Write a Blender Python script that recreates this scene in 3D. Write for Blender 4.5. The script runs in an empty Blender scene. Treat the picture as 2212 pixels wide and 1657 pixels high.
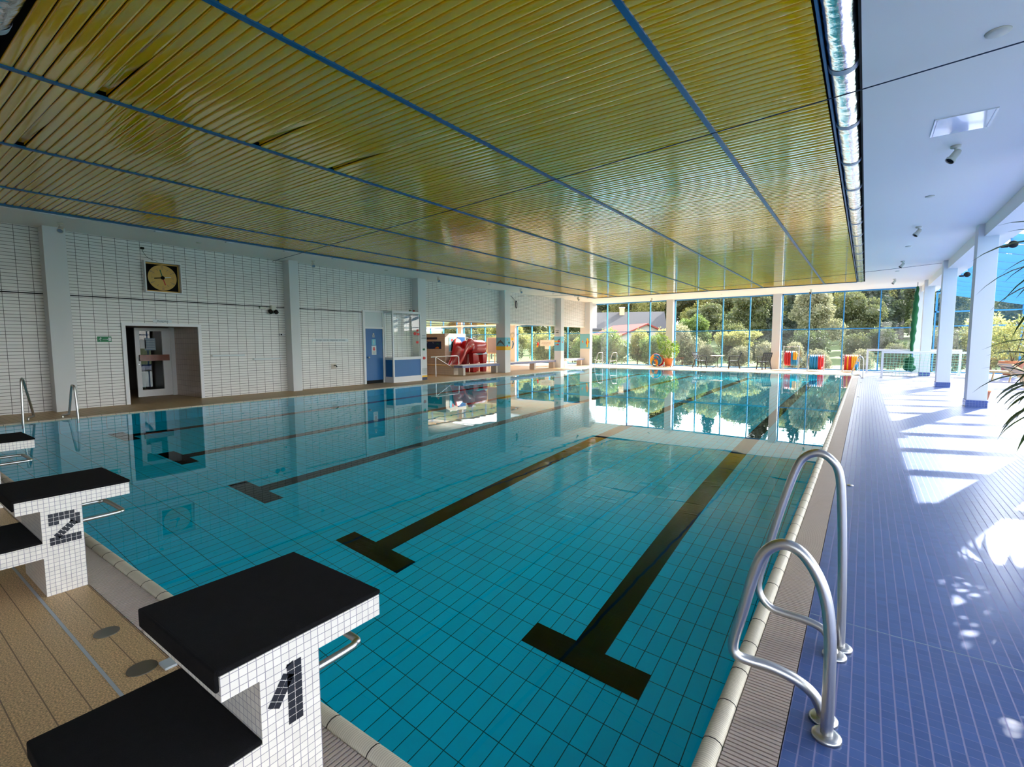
import bpy, math, random
from mathutils import Vector, Matrix, noise
random.seed(7)
S = bpy.context.scene
C = S.collection
PI = math.pi

# ------------------------------------------------------------------ camera
cam = bpy.data.cameras.new('camera'); camo = bpy.data.objects.new('camera', cam); C.objects.link(camo)
yaw, pitch, roll, fpx = -0.6225, -0.0833, -0.0042, 1062.25
fw = Vector((math.sin(yaw)*math.cos(pitch), math.cos(yaw)*math.cos(pitch), math.sin(pitch)))
rt = Vector((math.cos(yaw), -math.sin(yaw), 0)); up = rt.cross(fw)
r2 = rt*math.cos(roll) + up*math.sin(roll); u2 = up*math.cos(roll) - rt*math.sin(roll)
camo.matrix_world = Matrix(((r2.x, u2.x, -fw.x, .4345), (r2.y, u2.y, -fw.y, -1.1074), (r2.z, u2.z, -fw.z, 1.4971), (0, 0, 0, 1)))
cam.sensor_width = 36; cam.lens = 36*fpx/2212; cam.clip_start = .05; cam.clip_end = 600
S.camera = camo

# ------------------------------------------------------------------ light and exposure
SUN_AZ, SUN_EL = math.radians(20), math.radians(31.5)
W = bpy.data.worlds.new('world'); S.world = W; W.use_nodes = True
wn = W.node_tree; bg = wn.nodes['Background']
sky = wn.nodes.new('ShaderNodeTexSky'); sky.sky_type = 'NISHITA'; sky.sun_disc = False
sky.sun_elevation = SUN_EL; sky.sun_rotation = SUN_AZ
sky.air_density = 1.0; sky.dust_density = 1.0; sky.ozone_density = 1.0; sky.altitude = 300
hz = wn.nodes.new('ShaderNodeHueSaturation'); hz.inputs['Saturation'].default_value = .2   # thin white haze over the blue
wn.links.new(sky.outputs[0], hz.inputs['Color']); wn.links.new(hz.outputs[0], bg.inputs[0]); bg.inputs[1].default_value = 0.55
sun = bpy.data.lights.new('sun', 'SUN'); sun.energy = 10; sun.angle = math.radians(.6); sun.color = (1, .95, .88)
suno = bpy.data.objects.new('sun', sun); C.objects.link(suno)
sd = Vector((math.sin(SUN_AZ)*math.cos(SUN_EL), math.cos(SUN_AZ)*math.cos(SUN_EL), math.sin(SUN_EL)))
suno.rotation_euler = sd.to_track_quat('Z', 'Y').to_euler(); suno.location = (10, 60, 40)
S.view_settings.view_transform = 'Standard'; S.view_settings.look = 'None'
S.view_settings.gamma = 1; S.view_settings.use_curve_mapping = False
S.view_settings.exposure = 1.2
S.cycles.max_bounces = 14; S.cycles.diffuse_bounces = 6; S.cycles.glossy_bounces = 5
S.cycles.transmission_bounces = 8; S.cycles.transparent_max_bounces = 24
S.cycles.sample_clamp_indirect = 12

# ------------------------------------------------------------------ materials
def srgb(r, g, b):
    f = lambda c: (c/255/12.92) if c <= 10 else ((c/255+.055)/1.055)**2.4
    return (f(r), f(g), f(b), 1)
def pm(name, col, rough=.5, metal=0, spec=.5, coat=0, noisy=0, nscale=8, bump=0, bscale=60, trans=0):
    m = bpy.data.materials.new(name); m.use_nodes = True; n = m.node_tree; p = n.nodes['Principled BSDF']
    if len(col) == 3: col = (*col, 1)
    p.inputs['Base Color'].default_value = col; p.inputs['Roughness'].default_value = rough
    p.inputs['Metallic'].default_value = metal; p.inputs['Specular IOR Level'].default_value = spec
    p.inputs['Coat Weight'].default_value = coat
    tc = n.nodes.new('ShaderNodeTexCoord')
    if noisy:
        t = n.nodes.new('ShaderNodeTexNoise'); t.inputs['Scale'].default_value = nscale; t.inputs['Detail'].default_value = 4
        n.links.new(tc.outputs['Object'], t.inputs['Vector'])
        mx = n.nodes.new('ShaderNodeMix'); mx.data_type = 'RGBA'
        mx.inputs[6].default_value = tuple(c*(1-noisy) for c in col[:3])+(1,); mx.inputs[7].default_value = tuple(min(1, c*(1+noisy)) for c in col[:3])+(1,)
        n.links.new(t.outputs[0], mx.inputs[0]); n.links.new(mx.outputs[2], p.inputs['Base Color'])
    if bump:
        t = n.nodes.new('ShaderNodeTexNoise'); t.inputs['Scale'].default_value = bscale; t.inputs['Detail'].default_value = 5
        n.links.new(tc.outputs['Object'], t.inputs['Vector'])
        b = n.nodes.new('ShaderNodeBump'); b.inputs['Strength'].default_value = bump; b.inputs['Distance'].default_value = .01
        n.links.new(t.outputs[0], b.inputs['Height']); n.links.new(b.outputs[0], p.inputs['Normal'])
    return m
def grid(name, size, gw, tile, grout, rough=.25, var=.08, off=(0, 0, 0), groutrough=.8, spec=.5, bump=.25, speck=0, off2=None):
    """tiles on every axis-aligned face: lines every size[a] along axis a, not on faces whose normal is that axis"""
    m = bpy.data.materials.new(name); m.use_nodes = True; n = m.node_tree; L = n.links; p = n.nodes['Principled BSDF']
    tc = n.nodes.new('ShaderNodeTexCoord'); g = n.nodes.new('ShaderNodeNewGeometry')
    sp = n.nodes.new('ShaderNodeSeparateXYZ'); L.new(tc.outputs['Object'], sp.inputs[0])
    sn = n.nodes.new('ShaderNodeSeparateXYZ'); L.new(g.outputs['Normal'], sn.inputs[0])
    def M(op, a, b=None, c=None):
        x = n.nodes.new('ShaderNodeMath'); x.operation = op
        for i, v in enumerate((a, b, c)):
            if v is None: continue
            if isinstance(v, (int, float)): x.inputs[i].default_value = v
            else: L.new(v, x.inputs[i])
        return x.outputs[0]
    mask = None; cells = []
    for a in range(3):
        s = size[a]
        if not s: cells.append(None); continue
        u = M('DIVIDE', M('ADD', sp.outputs[a], off[a]+1000*s), s)
        fr = M('FRACT', u); cells.append(M('FLOOR', u))
        d = M('MULTIPLY', M('MINIMUM', fr, M('SUBTRACT', 1.0, fr)), s)
        line = M('LESS_THAN', d, (gw[a] if isinstance(gw, tuple) else gw)/2)
        nl = M('LESS_THAN', M('ABSOLUTE', sn.outputs[a]), .6)
        line = M('MULTIPLY', line, nl)
        mask = line if mask is None else M('MAXIMUM', mask, line)
    cb = n.nodes.new('ShaderNodeCombineXYZ')
    for a in range(3):
        if cells[a] is not None: L.new(cells[a], cb.inputs[a])
    wnz = n.nodes.new('ShaderNodeTexWhiteNoise'); wnz.noise_dimensions = '3D'; L.new(cb.outputs[0], wnz.inputs['Vector'])
    mr = n.nodes.new('ShaderNodeMapRange'); mr.inputs[3].default_value = 1-var; mr.inputs[4].default_value = 1+var
    L.new(wnz.outputs['Value'], mr.inputs[0]); bright = mr.outputs[0]
    if speck:
        t = n.nodes.new('ShaderNodeTexNoise'); t.inputs['Scale'].default_value = 140; t.inputs['Detail'].default_value = 2
        L.new(tc.outputs['Object'], t.inputs['Vector'])
        m2 = n.nodes.new('ShaderNodeMapRange'); m2.inputs[1].default_value = .35; m2.inputs[2].default_value = .7
        m2.inputs[3].default_value = 1-speck; m2.inputs[4].default_value = 1+speck
        L.new(t.outputs[0], m2.inputs[0]); bright = M('MULTIPLY', bright, m2.outputs[0])
    vm = n.nodes.new('ShaderNodeVectorMath'); vm.operation = 'SCALE'; vm.inputs[0].default_value = tile[:3]; L.new(bright, vm.inputs['Scale'])
    mx = n.nodes.new('ShaderNodeMix'); mx.data_type = 'RGBA'; L.new(mask, mx.inputs[0]); L.new(vm.outputs[0], mx.inputs[6])
    mx.inputs[7].default_value = (*grout[:3], 1); L.new(mx.outputs[2], p.inputs['Base Color'])
    L.new(M('ADD', rough, M('MULTIPLY', mask, groutrough-rough)), p.inputs['Roughness'])
    p.inputs['Specular IOR Level'].default_value = spec
    if bump:
        b = n.nodes.new('ShaderNodeBump'); b.inputs['Strength'].default_value = bump; b.inputs['Distance'].default_value = .004; b.invert = True
        L.new(mask, b.inputs['Height']); L.new(b.outputs[0], p.inputs['Normal'])
    return m
def glassmat(name, tint=(.96, .98, .97), refl=1.0, haze=0):
    m = bpy.data.materials.new(name); m.use_nodes = True; n = m.node_tree; n.nodes.clear(); L = n.links
    o = n.nodes.new('ShaderNodeOutputMaterial'); tr = n.nodes.new('ShaderNodeBsdfTransparent'); tr.inputs[0].default_value = (*tint, 1)
    gl = n.nodes.new('ShaderNodeBsdfGlossy'); gl.inputs['Roughness'].default_value = .01
    lw = n.nodes.new('ShaderNodeLayerWeight'); pw = n.nodes.new('ShaderNodeMath'); pw.operation = 'POWER'; L.new(lw.outputs['Facing'], pw.inputs[0]); pw.inputs[1].default_value = 5
    # Layer Weight 'Facing' with blend .5 is 1-|cos|: Schlick reflectance, the same from both sides
    ma = n.nodes.new('ShaderNodeMath'); ma.operation = 'MULTIPLY_ADD'; L.new(pw.outputs[0], ma.inputs[0]); ma.inputs[1].default_value = .92; ma.inputs[2].default_value = .04*refl
    mx = n.nodes.new('ShaderNodeMixShader')
    L.new(ma.outputs[0], mx.inputs[0]); L.new(tr.outputs[0], mx.inputs[1]); L.new(gl.outputs[0], mx.inputs[2])
    out = mx.outputs[0]
    if haze:
        df = n.nodes.new('ShaderNodeBsdfTranslucent'); df.inputs[0].default_value = (.9, .92, .95, 1)
        m3 = n.nodes.new('ShaderNodeMixShader'); m3.inputs[0].default_value = haze
        L.new(out, m3.inputs[1]); L.new(df.outputs[0], m3.inputs[2]); out = m3.outputs[0]
    L.new(out, o.inputs[0]); return m
def leafmat(name, c1, c2, rough=.45, trans=.45, scale=3):
    m = bpy.data.materials.new(name); m.use_nodes = True; n = m.node_tree; n.nodes.clear(); L = n.links
    o = n.nodes.new('ShaderNodeOutputMaterial'); tc = n.nodes.new('ShaderNodeTexCoord'); t = n.nodes.new('ShaderNodeTexNoise')
    t.inputs['Scale'].default_value = scale; t.inputs['Detail'].default_value = 3; L.new(tc.outputs['Object'], t.inputs['Vector'])
    oi = n.nodes.new('ShaderNodeObjectInfo')
    mr = n.nodes.new('ShaderNodeMapRange'); mr.inputs[1].default_value = .35; mr.inputs[2].default_value = .65; L.new(t.outputs[0], mr.inputs[0])
    mx = n.nodes.new('ShaderNodeMix'); mx.data_type = 'RGBA'; L.new(mr.outputs[0], mx.inputs[0])
    mx.inputs[6].default_value = (*c1, 1); mx.inputs[7].default_value = (*c2, 1)
    d = n.nodes.new('ShaderNodeBsdfDiffuse'); tl = n.nodes.new('ShaderNodeBsdfTranslucent'); L.new(mx.outputs[2], d.inputs[0]); L.new(mx.outputs[2], tl.inputs[0])
    a = n.nodes.new('ShaderNodeMixShader'); a.inputs[0].default_value = trans; L.new(d.outputs[0], a.inputs[1]); L.new(tl.outputs[0], a.inputs[2])
    g = n.nodes.new('ShaderNodeBsdfGlossy'); g.inputs['Roughness'].default_value = rough
    b = n.nodes.new('ShaderNodeMixShader'); b.inputs[0].default_value = .05; L.new(a.outputs[0], b.inputs[1]); L.new(g.outputs[0], b.inputs[2])
    L.new(b.outputs[0], o.inputs[0]); return m
def watermat():
    m = bpy.data.materials.new('water'); m.use_nodes = True; n = m.node_tree; n.nodes.clear(); L = n.links
    o = n.nodes.new('ShaderNodeOutputMaterial'); g = n.nodes.new('ShaderNodeBsdfGlass'); g.inputs['IOR'].default_value = 1.333
    g.inputs['Roughness'].default_value = 0; g.inputs['Color'].default_value = (.88, .97, 1, 1)
    tc = n.nodes.new('ShaderNodeTexCoord')
    t = n.nodes.new('ShaderNodeTexNoise'); t.inputs['Scale'].default_value = 1.3; t.inputs['Detail'].default_value = 2
    mp = n.nodes.new('ShaderNodeMapping'); mp.inputs['Scale'].default_value = (.35, 1.4, 1); L.new(tc.outputs['Object'], mp.inputs[0]); L.new(mp.outputs[0], t.inputs['Vector'])
    b = n.nodes.new('ShaderNodeBump'); b.inputs['Strength'].default_value = 1; b.inputs['Distance'].default_value = .0012
    L.new(t.outputs[0], b.inputs['Height']); L.new(b.outputs[0], g.inputs['Normal']); L.new(g.outputs[0], o.inputs[0]); return m

MAT = dict(
 walltile=grid('wall_tile', (.25, .25, .0726), .009, (.76, .73, .71), (.13, .12, .115), .3, .04, off=(0, .1, .035), bump=.3),
 pinktile=grid('pink_tile', (.15, .15, .15), .006, (.62, .50, .43), (.22, .17, .14), .12, .04),
 beigebox=grid('beige_small_tile', (.1, .1, .1), .006, (.66, .54, .43), (.42, .34, .28), .3, .04),
 mosaic=grid('white_mosaic', (.0245, .0245, .0245), .0022, (.80, .75, .69), (.27, .25, .29), .25, .05, bump=.15),
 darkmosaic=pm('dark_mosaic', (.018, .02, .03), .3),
 bluetile=grid('blue_floor_tile', (.05, .05, .05), (.0055, .0022, .003), (.050, .105, .31), (.19, .20, .40), .28, .10, bump=.4, spec=.6),
 bluebase=grid('blue_base_tile', (.05, .05, .05), .005, (.03, .07, .28), (.15, .20, .40), .25, .1),
 decktile=grid('beige_deck_tile', (0, .105, .1), .0045, (.60, .40, .205), (.24, .16, .10), .5, .05, off=(.0, .045, 0), speck=.45, bump=.3),
 pooltile=grid('pool_tile', (.125, .25, .25), .006, (.001, .80, 1.0), (.006, .12, .16), .35, .05, bump=.1, spec=.05),
 blacktile=grid('black_pool_tile', (.125, .25, .25), .006, (.004, .004, .005), (.012, .012, .012), .5, .1, bump=.1, spec=.03),
 coping=grid('cream_coping', (0, .0098, 0), .0028, (.70, .63, .50), (.52, .45, .35), .35, .04, bump=.5),
 grate=pm('beige_grate_plastic', (.50, .41, .36), .45, noisy=.06),
 coping2=grid('cream_coping_cross', (.0098, 0, 0), .0028, (.66, .60, .48), (.50, .44, .34), .35, .04, bump=.5),
 gutter=pm('dark_gutter', (.03, .025, .022), .9),
 white=pm('white_paint', (.87, .83, .77), .65, bump=.15, bscale=220),
 column=pm('white_column_paint', (.68, .68, .69), .55, bump=.1, bscale=180),
 steel=pm('brushed_steel', (.58, .57, .56), .33, metal=1, bump=.05, bscale=300),
 blueframe=pm('blue_window_frame', (.035, .25, .56), .35),
 bluetrim=pm('blue_ceiling_strip', (.003, .11, .25), .4),
 bluedoor=pm('blue_door_panel', (.003, .11, .33), .4),
 yellow=pm('yellow_ceiling_lacquer', (1.0, .50, .0), .05, metal=0, spec=.85, coat=.3, noisy=.12, nscale=1.1),
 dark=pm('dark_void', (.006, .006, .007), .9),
 black=pm('black_mat', (.0065, .006, .007), .95, spec=.2, noisy=.35, nscale=30, bump=.6, bscale=500),
 blackplastic=pm('black_plastic', (.015, .017, .02), .4),
 alu=pm('white_aluminium', (.75, .74, .76), .35),
 foil=pm('silver_foil', (.80, .81, .84), .17, metal=1, bump=1.0, bscale=9),
 band=pm('grey_band', (.42, .46, .50), .5),
 cream=pm('cream_plastic', (.62, .60, .52), .45),
 lens=pm('lamp_lens', (.25, .35, .5), .12),
 wood=pm('red_wood', (.22, .045, .018), .35, noisy=.3, nscale=14),
 red=pm('red_fibreglass', (.42, .012, .016), .25, coat=.4),
 ringred=pm('red_foam', (.55, .012, .02), .5), ringyel=pm('yellow_foam', (.80, .36, .01), .5), ringblue=pm('blue_foam', (.01, .22, .48), .5),
 terracotta=pm('terracotta', (.60, .20, .08), .7, noisy=.1),
 soil=pm('soil', (.05, .03, .02), .9),
 net=pm('green_net', (.004, .10, .035), .9, noisy=.7, nscale=45, bump=1, bscale=70),
 netl=pm('pale_green_net', (.25, .55, .35), .8),
 wire=pm('dark_wire', (.03, .05, .09), .5, metal=.5),
 sign=pm('white_sign', (.62, .66, .68), .45), ink=pm('grey_ink', (.10, .13, .15), .6),
 green=pm('green_sign', (.01, .20, .08), .5), paper=pm('paper', (.72, .73, .74), .8),
 bluepaper=pm('blue_paper', (.25, .33, .42), .8), redpaint=pm('red_paint', (.6, .03, .03), .5),
 yelpaint=pm('yellow_paint', (.85, .50, .03), .5), skypaint=pm('sky_blue_paint', (.18, .50, .62), .6),
 navy=pm('navy_poster', (.01, .035, .12), .6), greenp=pm('green_paint', (.01, .15, .08), .6), greyp=pm('grey_paint', (.10, .12, .13), .6),
 orange=pm('orange_paint', (.75, .22, .02), .6), clockface=pm('amber_clock_face', (.62, .36, .08), .5), navypaint=pm('navy_paint', (.03, .04, .10), .6),
 benchblue=grid('blue_speckled_mosaic', (.022, .022, .022), .005, (.08, .12, .32), (.45, .45, .55), .4, .7),
 benchtop=pm('pale_bench_top', (.72, .66, .60), .5), concrete=pm('beige_plaster', (.62, .55, .48), .8),
 board=pm('brown_pinboard', (.36, .26, .21), .9), woodpale=pm('pale_wood', (.70, .48, .24), .5, noisy=.15),
 glass=glassmat('window_glass'), hazy=glassmat('misted_window_glass', (.90, .94, .95), haze=.008), water=watermat(),
 render_w=pm('house_render', (.50, .46, .44), .9), redroof=pm('red_roof_tile', (.32, .06, .05), .8), greyroof=pm('grey_roof', (.07, .07, .08), .8),
 darkwin=pm('dark_pane', (.03, .04, .06), .2), grass=pm('grass_ground', (.10, .15, .04), .95, noisy=.4, nscale=.6),
 bark=pm('bark', (.10, .07, .05), .9, noisy=.3), cloth=pm('pale_cloth', (.7, .66, .6), .9),
 leaf_dark=leafmat('leaf_dark_green', (.045, .070, .028), (.11, .14, .05)),
 leaf_mid=leafmat('leaf_mid_green', (.065, .09, .035), (.17, .18, .07)),
 leaf_yel=leafmat('leaf_yellow_green', (.20, .24, .07), (.46, .42, .14)),
 leaf_pale=leafmat('leaf_pale_green', (.12, .14, .07), (.36, .34, .20)),
 leaf_green=leafmat('leaf_fresh_green', (.09, .15, .04), (.26, .34, .09)),
 leaf_fir=leafmat('needle_dark', (.03, .05, .03), (.06, .085, .05), trans=.2),
 leaf_pot=leafmat('potted_leaf', (.07, .17, .02), (.30, .42, .05), scale=6),
 leaf_yucca=leafmat('yucca_leaf', (.035, .075, .025), (.08, .13, .035), trans=.3, scale=8),
)

# ------------------------------------------------------------------ mesh helpers
class MB:
    def __init__(s): s.v = []; s.f = []; s.sm = []
    def add(s, vs, fs, smooth=False):
        b = len(s.v); s.v += [tuple(v) for v in vs]; s.f += [tuple(b+i for i in f) for f in fs]; s.sm += [smooth]*len(fs); return s
    def box(s, x0, x1, y0, y1, z0, z1):
        return s.add([(x, y, z) for x in (x0, x1) for y in (y0, y1) for z in (z0, z1)],
            [(0, 1, 3, 2), (4, 6, 7, 5), (0, 4, 5, 1), (2, 3, 7, 6), (0, 2, 6, 4), (1, 5, 7, 3)])
    def obox(s, c, ax, ay, az):
        c, ax, ay, az = map(Vector, (c, ax, ay, az))
        return s.add([c+ax*i+ay*j+az*k for i in (-1, 1) for j in (-1, 1) for k in (-1, 1)],
            [(0, 1, 3, 2), (4, 6, 7, 5), (0, 4, 5, 1), (2, 3, 7, 6), (0, 2, 6, 4), (1, 5, 7, 3)])
    def bar(s, a, b, w, h=None, upv=(0, 0, 1)):
        a, b = Vector(a), Vector(b); d = (b-a); l = d.length; d.normalize(); h = h or w
        upv = Vector(upv)
        if abs(d.dot(upv)) > .95: upv = Vector((1, 0, 0))
        r = d.cross(upv).normalized(); u = r.cross(d)
        return s.obox((a+b)/2, d*l/2, r*w/2, u*h/2)
    def quad(s, *p): return s.add(p, [tuple(range(len(p)))])
    def prism(s, pts, axis, a0, a1, smooth=False):
        """pts: 2D outline in the two other axes (order XYZ minus axis)"""
        def P(p, a):
            q = list(p); q.insert(axis, a); return q
        n = len(pts); vs = [P(p, a0) for p in pts]+[P(p, a1) for p in pts]
        s.add(vs, [(i, (i+1) % n, n+(i+1) % n, n+i) for i in range(n)], smooth)
        return s.add(vs, [tuple(range(n))[::-1], tuple(range(n, 2*n))])
    def tube(s, pts, r, n=12, caps=True, closed=False):
        pts = [Vector(p) for p in pts]; N = len(pts); rs = r if isinstance(r, (list, tuple)) else [r]*N
        t0 = (pts[1]-pts[0]).normalized(); ref = Vector((0, 0, 1)) if abs(t0.z) < .9 else Vector((1, 0, 0)); nrm = t0.cross(ref).normalized(); vs = []
        for i, p in enumerate(pts):
            if closed: t = (pts[(i+1) % N]-pts[i-1]).normalized()
            else: t = (pts[min(i+1, N-1)]-pts[max(i-1, 0)]).normalized()
            nrm = (nrm-t*nrm.dot(t)).normalized(); bi = t.cross(nrm)
            for k in range(n):
                a = 2*PI*k/n; vs.append(p+(nrm*math.cos(a)+bi*math.sin(a))*rs[i])
        fs = [(i*n+k, i*n+(k+1) % n, (i+1)*n+(k+1) % n, (i+1)*n+k) for i in range(N-1) for k in range(n)]
        if closed: fs += [((N-1)*n+k, (N-1)*n+(k+1) % n, (k+1) % n, k) for k in range(n)]
        s.add(vs, fs, True)
        if caps and not closed: s.add([vs[k] for k in range(n)], [tuple(range(n))[::-1]]); s.add(vs[-n:], [tuple(range(n))])
        return s
    def lathe(s, prof, c=(0, 0, 0), n=24, axis=None, smooth=True):
        c = Vector(c); ax = Vector(axis).normalized() if axis else Vector((0, 0, 1))
        ref = Vector((1, 0, 0)) if abs(ax.x) < .9 else Vector((0, 1, 0)); u = ax.cross(ref).normalized(); w = ax.cross(u)
        vs = [c+ax*z+(u*math.cos(2*PI*k/n)+w*math.sin(2*PI*k/n))*r for r, z in prof for k in range(n)]
        s.add(vs, [(i*n+k, i*n+(k+1) % n, (i+1)*n+(k+1) % n, (i+1)*n+k) for i in range(len(prof)-1) for k in range(n)], smooth); return s
    def disc(s, c, r, axis, th=.004, n=28):
        return s.lathe([(.0001, 0), (r, 0), (r, th), (.0001, th)], c, n, axis, False)
    def build(s, name, mat, parent=None, bevel=0, kind=None, loc=None):
        me = bpy.data.meshes.new(name); me.from_pydata(s.v, [], s.f)
        me.polygons.foreach_set('use_smooth', s.sm); me.validate(); me.update()
        if mat: me.materials.append(MAT[mat] if isinstance(mat, str) else mat)
        o = bpy.data.objects.new(name, me); C.objects.link(o)
        if parent: o.parent = parent
        q = parent
        while q is not None and not q.get('_w'): q = q.parent
        if q is not None: me.transform(Matrix.Translation(-Vector(q['_w'])))   # vertices were given in world space
        if loc: o.location = loc
        if bevel:
            b = o.modifiers.new('bevel', 'BEVEL'); b.width = bevel; b.segments = 3; b.limit_method = 'ANGLE'
        if kind: o['kind'] = kind
        return o
def tag(o, label, cat, group=None, kind=None):
    if label: o['label'] = label
    if cat: o['category'] = cat
    if group: o['group'] = group
    if kind: o['kind'] = kind
    return o
def thing(name, label, cat, loc=(0, 0, 0), group=None, world=True):
    o = bpy.data.objects.new(name, None); C.objects.link(o); o.location = loc; o.empty_display_size = .1
    if world: o['_w'] = tuple(loc)
    return tag(o, label, cat, group)
def struct(name, mb, mat, bevel=0): return mb.build(name, mat, bevel=bevel, kind='structure')
def smooth_path(pts, k=8):
    P = [Vector(p) for p in pts]; out = []
    for i in range(len(P)-1):
        a, b, c, d = P[max(i-1, 0)], P[i], P[i+1], P[min(i+2, len(P)-1)]
        for j in range(k):
            t = j/k; out.append(.5*((2*b)+(c-a)*t+(2*a-5*b+4*c-d)*t*t+(3*b-a-3*c+d)*t**3))
    out.append(P[-1]); return out
def dup(o, loc=None, rotz=None, label=None, group=None, parent=None):
    c = o.copy(); C.objects.link(c)
    if parent: c.parent = parent
    if loc is not None: c.location = loc
    if rotz is not None: c.rotation_euler = (c.rotation_euler.x, c.rotation_euler.y, rotz)
    if label: c['label'] = label
    if group: c['group'] = group
    for ch in list(o.children): dup(ch, parent=c)
    return c
def text(s, size, mat, parent, M, name='lettering', align='CENTER', w=None):
    cu = bpy.data.curves.new(name, 'FONT'); cu.body = s; cu.size = size; cu.align_x = align; cu.align_y = 'CENTER'; cu.extrude = .0008
    tmp = bpy.data.objects.new(name, cu); me = bpy.data.meshes.new_from_object(tmp); bpy.data.objects.remove(tmp); bpy.data.curves.remove(cu)
    me.materials.clear(); me.materials.append(MAT[mat]); o = bpy.data.objects.new(name, me); C.objects.link(o)
    if parent:
        o.parent = parent
        q = parent
        while q is not None and not q.get('_w'): q = q.parent
        if q is not None: M = Matrix.Translation(-Vector(q['_w'])) @ M
    o.matrix_local = M
    return o
def facing_x(x, y, z, sx=1):   # text on a wall facing +X, reading towards +Y
    return Matrix.Translation((x, y, z)) @ Matrix(((0, 0, 1, 0), (1, 0, 0, 0), (0, 1, 0, 0), (0, 0, 0, 1))) @ Matrix.Diagonal((sx, 1, 1, 1))
def facing_ny(x, y, z, sx=1):  # text on a face pointing to -Y, reading towards +X
    return Matrix.Translation((x, y, z)) @ Matrix(((1, 0, 0, 0), (0, 0, -1, 0), (0, 1, 0, 0), (0, 0, 0, 1))) @ Matrix.Diagonal((sx, 1, 1, 1))

# ================================================================== THE HALL
H = 4.05; YW = 29.4; XL = -14.4
# floors
b = MB(); b.box(-14.6, .25, -6, -.25, -.3, 0); b.box(XL, -12.75, -.25, 25.25, -.3, 0); b.box(XL, .25, 25.25, YW, -.3, 0)
b.box(-32, XL, 13.15, YW, -.3, 0); b.box(-19, XL, 2.6, 5.6, -.3, 0)
struct('floor', b, 'decktile')
b = MB(); b.box(.25, 8.1, -6, YW, -.3, 0); struct('floor', b, 'bluetile')
# basin
b = MB(); PD = -1.8
b.quad((-12.5, 0, PD), (0, 0, PD), (0, 25, PD), (-12.5, 25, PD))
b.quad((-12.5, 0, PD), (-12.5, 0, -.02), (0, 0, -.02), (0, 0, PD)); b.quad((0, 25, PD), (0, 25, -.02), (-12.5, 25, -.02), (-12.5, 25, PD))
b.quad((-12.5, 25, PD), (-12.5, 25, -.02), (-12.5, 0, -.02), (-12.5, 0, PD)); b.quad((0, 0, PD), (0, 0, -.02), (0, 25, -.02), (0, 25, PD))
struct('floor', b, 'pooltile').name = 'pool_basin_floor'
b = MB()
for k in range(5):
    x = -1.25-2.5*k
    b.box(x-.125, x+.125, 2.3, 22.75, PD, PD+.006)
    b.box(x-.5, x+.5, 2.05, 2.3, PD, PD+.006); b.box(x-.5, x+.5, 22.75, 23.0, PD, PD+.006)
    b.box(x-.125, x+.125, 24.99, 25, -1.1, -.35); b.box(x-.45, x+.45, 24.985, 24.995, -.75, -.55)
struct('pool_floor_marking', b, 'blacktile')
b = MB()
prof = [(0, -.06), (0, .0), (.007, .013), (.022, .02), (.045, .02), (.062, .012), (.07, 0), (.07, -.06)]
b.prism([(x, z) for x, z in prof], 1, -.07, 25.07, True)
b.prism([(-12.5-x, z) for x, z in prof[::-1]], 1, -.07, 25.07, True)
struct('trim_1', b, 'coping'); b = MB(); b.prism([(-y, z) for y, z in prof[::-1]], 0, -12.57, .07, True)
b.prism([(25+y, z) for y, z in prof], 0, -12.57, .07, True)
struct('trim_8', b, 'coping2')
b = MB(); e = .0012; pj = [(x*1.0-(e if x == 0 else -e if x == .07 else 0), z+(e if z > -.05 else 0)) for x, z in prof]
for i in range(1, 104):
    y = .242*i
    if y < 25: b.prism(pj, 1, y-.0022, y+.0022); b.prism([(-12.5-x, z) for x, z in pj[::-1]], 1, y-.0022, y+.0022)
    if y < 12.5: b.prism([(-p, z) for p, z in pj[::-1]], 0, -y-.0022, -y+.0022); b.prism([(25+p, z) for p, z in pj], 0, -y-.0022, -y+.0022)
struct('trim_7', b, 'gutter')
b = MB(); b.box(.07, .25, -.25, 25.25, -.3, -.05); b.box(-12.75, -12.57, -.25, 25.25, -.3, -.05)
b.box(-12.57, .07, -.25, -.07, -.3, -.05); b.box(-12.57, .07, 25.07, 25.25, -.3, -.05)
struct('gutter_floor', b, 'gutter')
def grate(name, lines, axis, a0, a1):
    b = MB(); p = .0205; n = int((lines[1]-lines[0])/p)
    for i in range(n):
        c = lines[0]+p*(i+.5)
        if axis == 0: b.box(a0, a1, c-.0068, c+.0068, -.028, 0.002)
        else: b.box(c-.0068, c+.0068, a0, a1, -.028, 0.002)
    for q in (.25, .75):
        m = a0+(a1-a0)*q
        if axis == 0: b.box(m-.006, m+.006, lines[0], lines[1], -.03, -.012)
        else: b.box(lines[0], lines[1], m-.006, m+.006, -.03, -.012)
    return struct(name, b, 'grate')
grate('overflow_grating_floor', (-.07, 25.07), 0, .074, .246)
grate('overflow_grating_floor', (-12.57, .07), 1, -.246, -.074)
grate('overflow_grating_floor', (-.07, 25.07), 0, -12.746, -12.574)
grate('overflow_grating_floor', (-12.57, .07), 1, 25.074, 25.246)
b = MB(); b.quad((-12.51, -.01, -.004), (.01, -.01, -.004), (.01, 25.01, -.004), (-12.51, 25.01, -.004))
struct('water', b, 'water')

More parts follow.
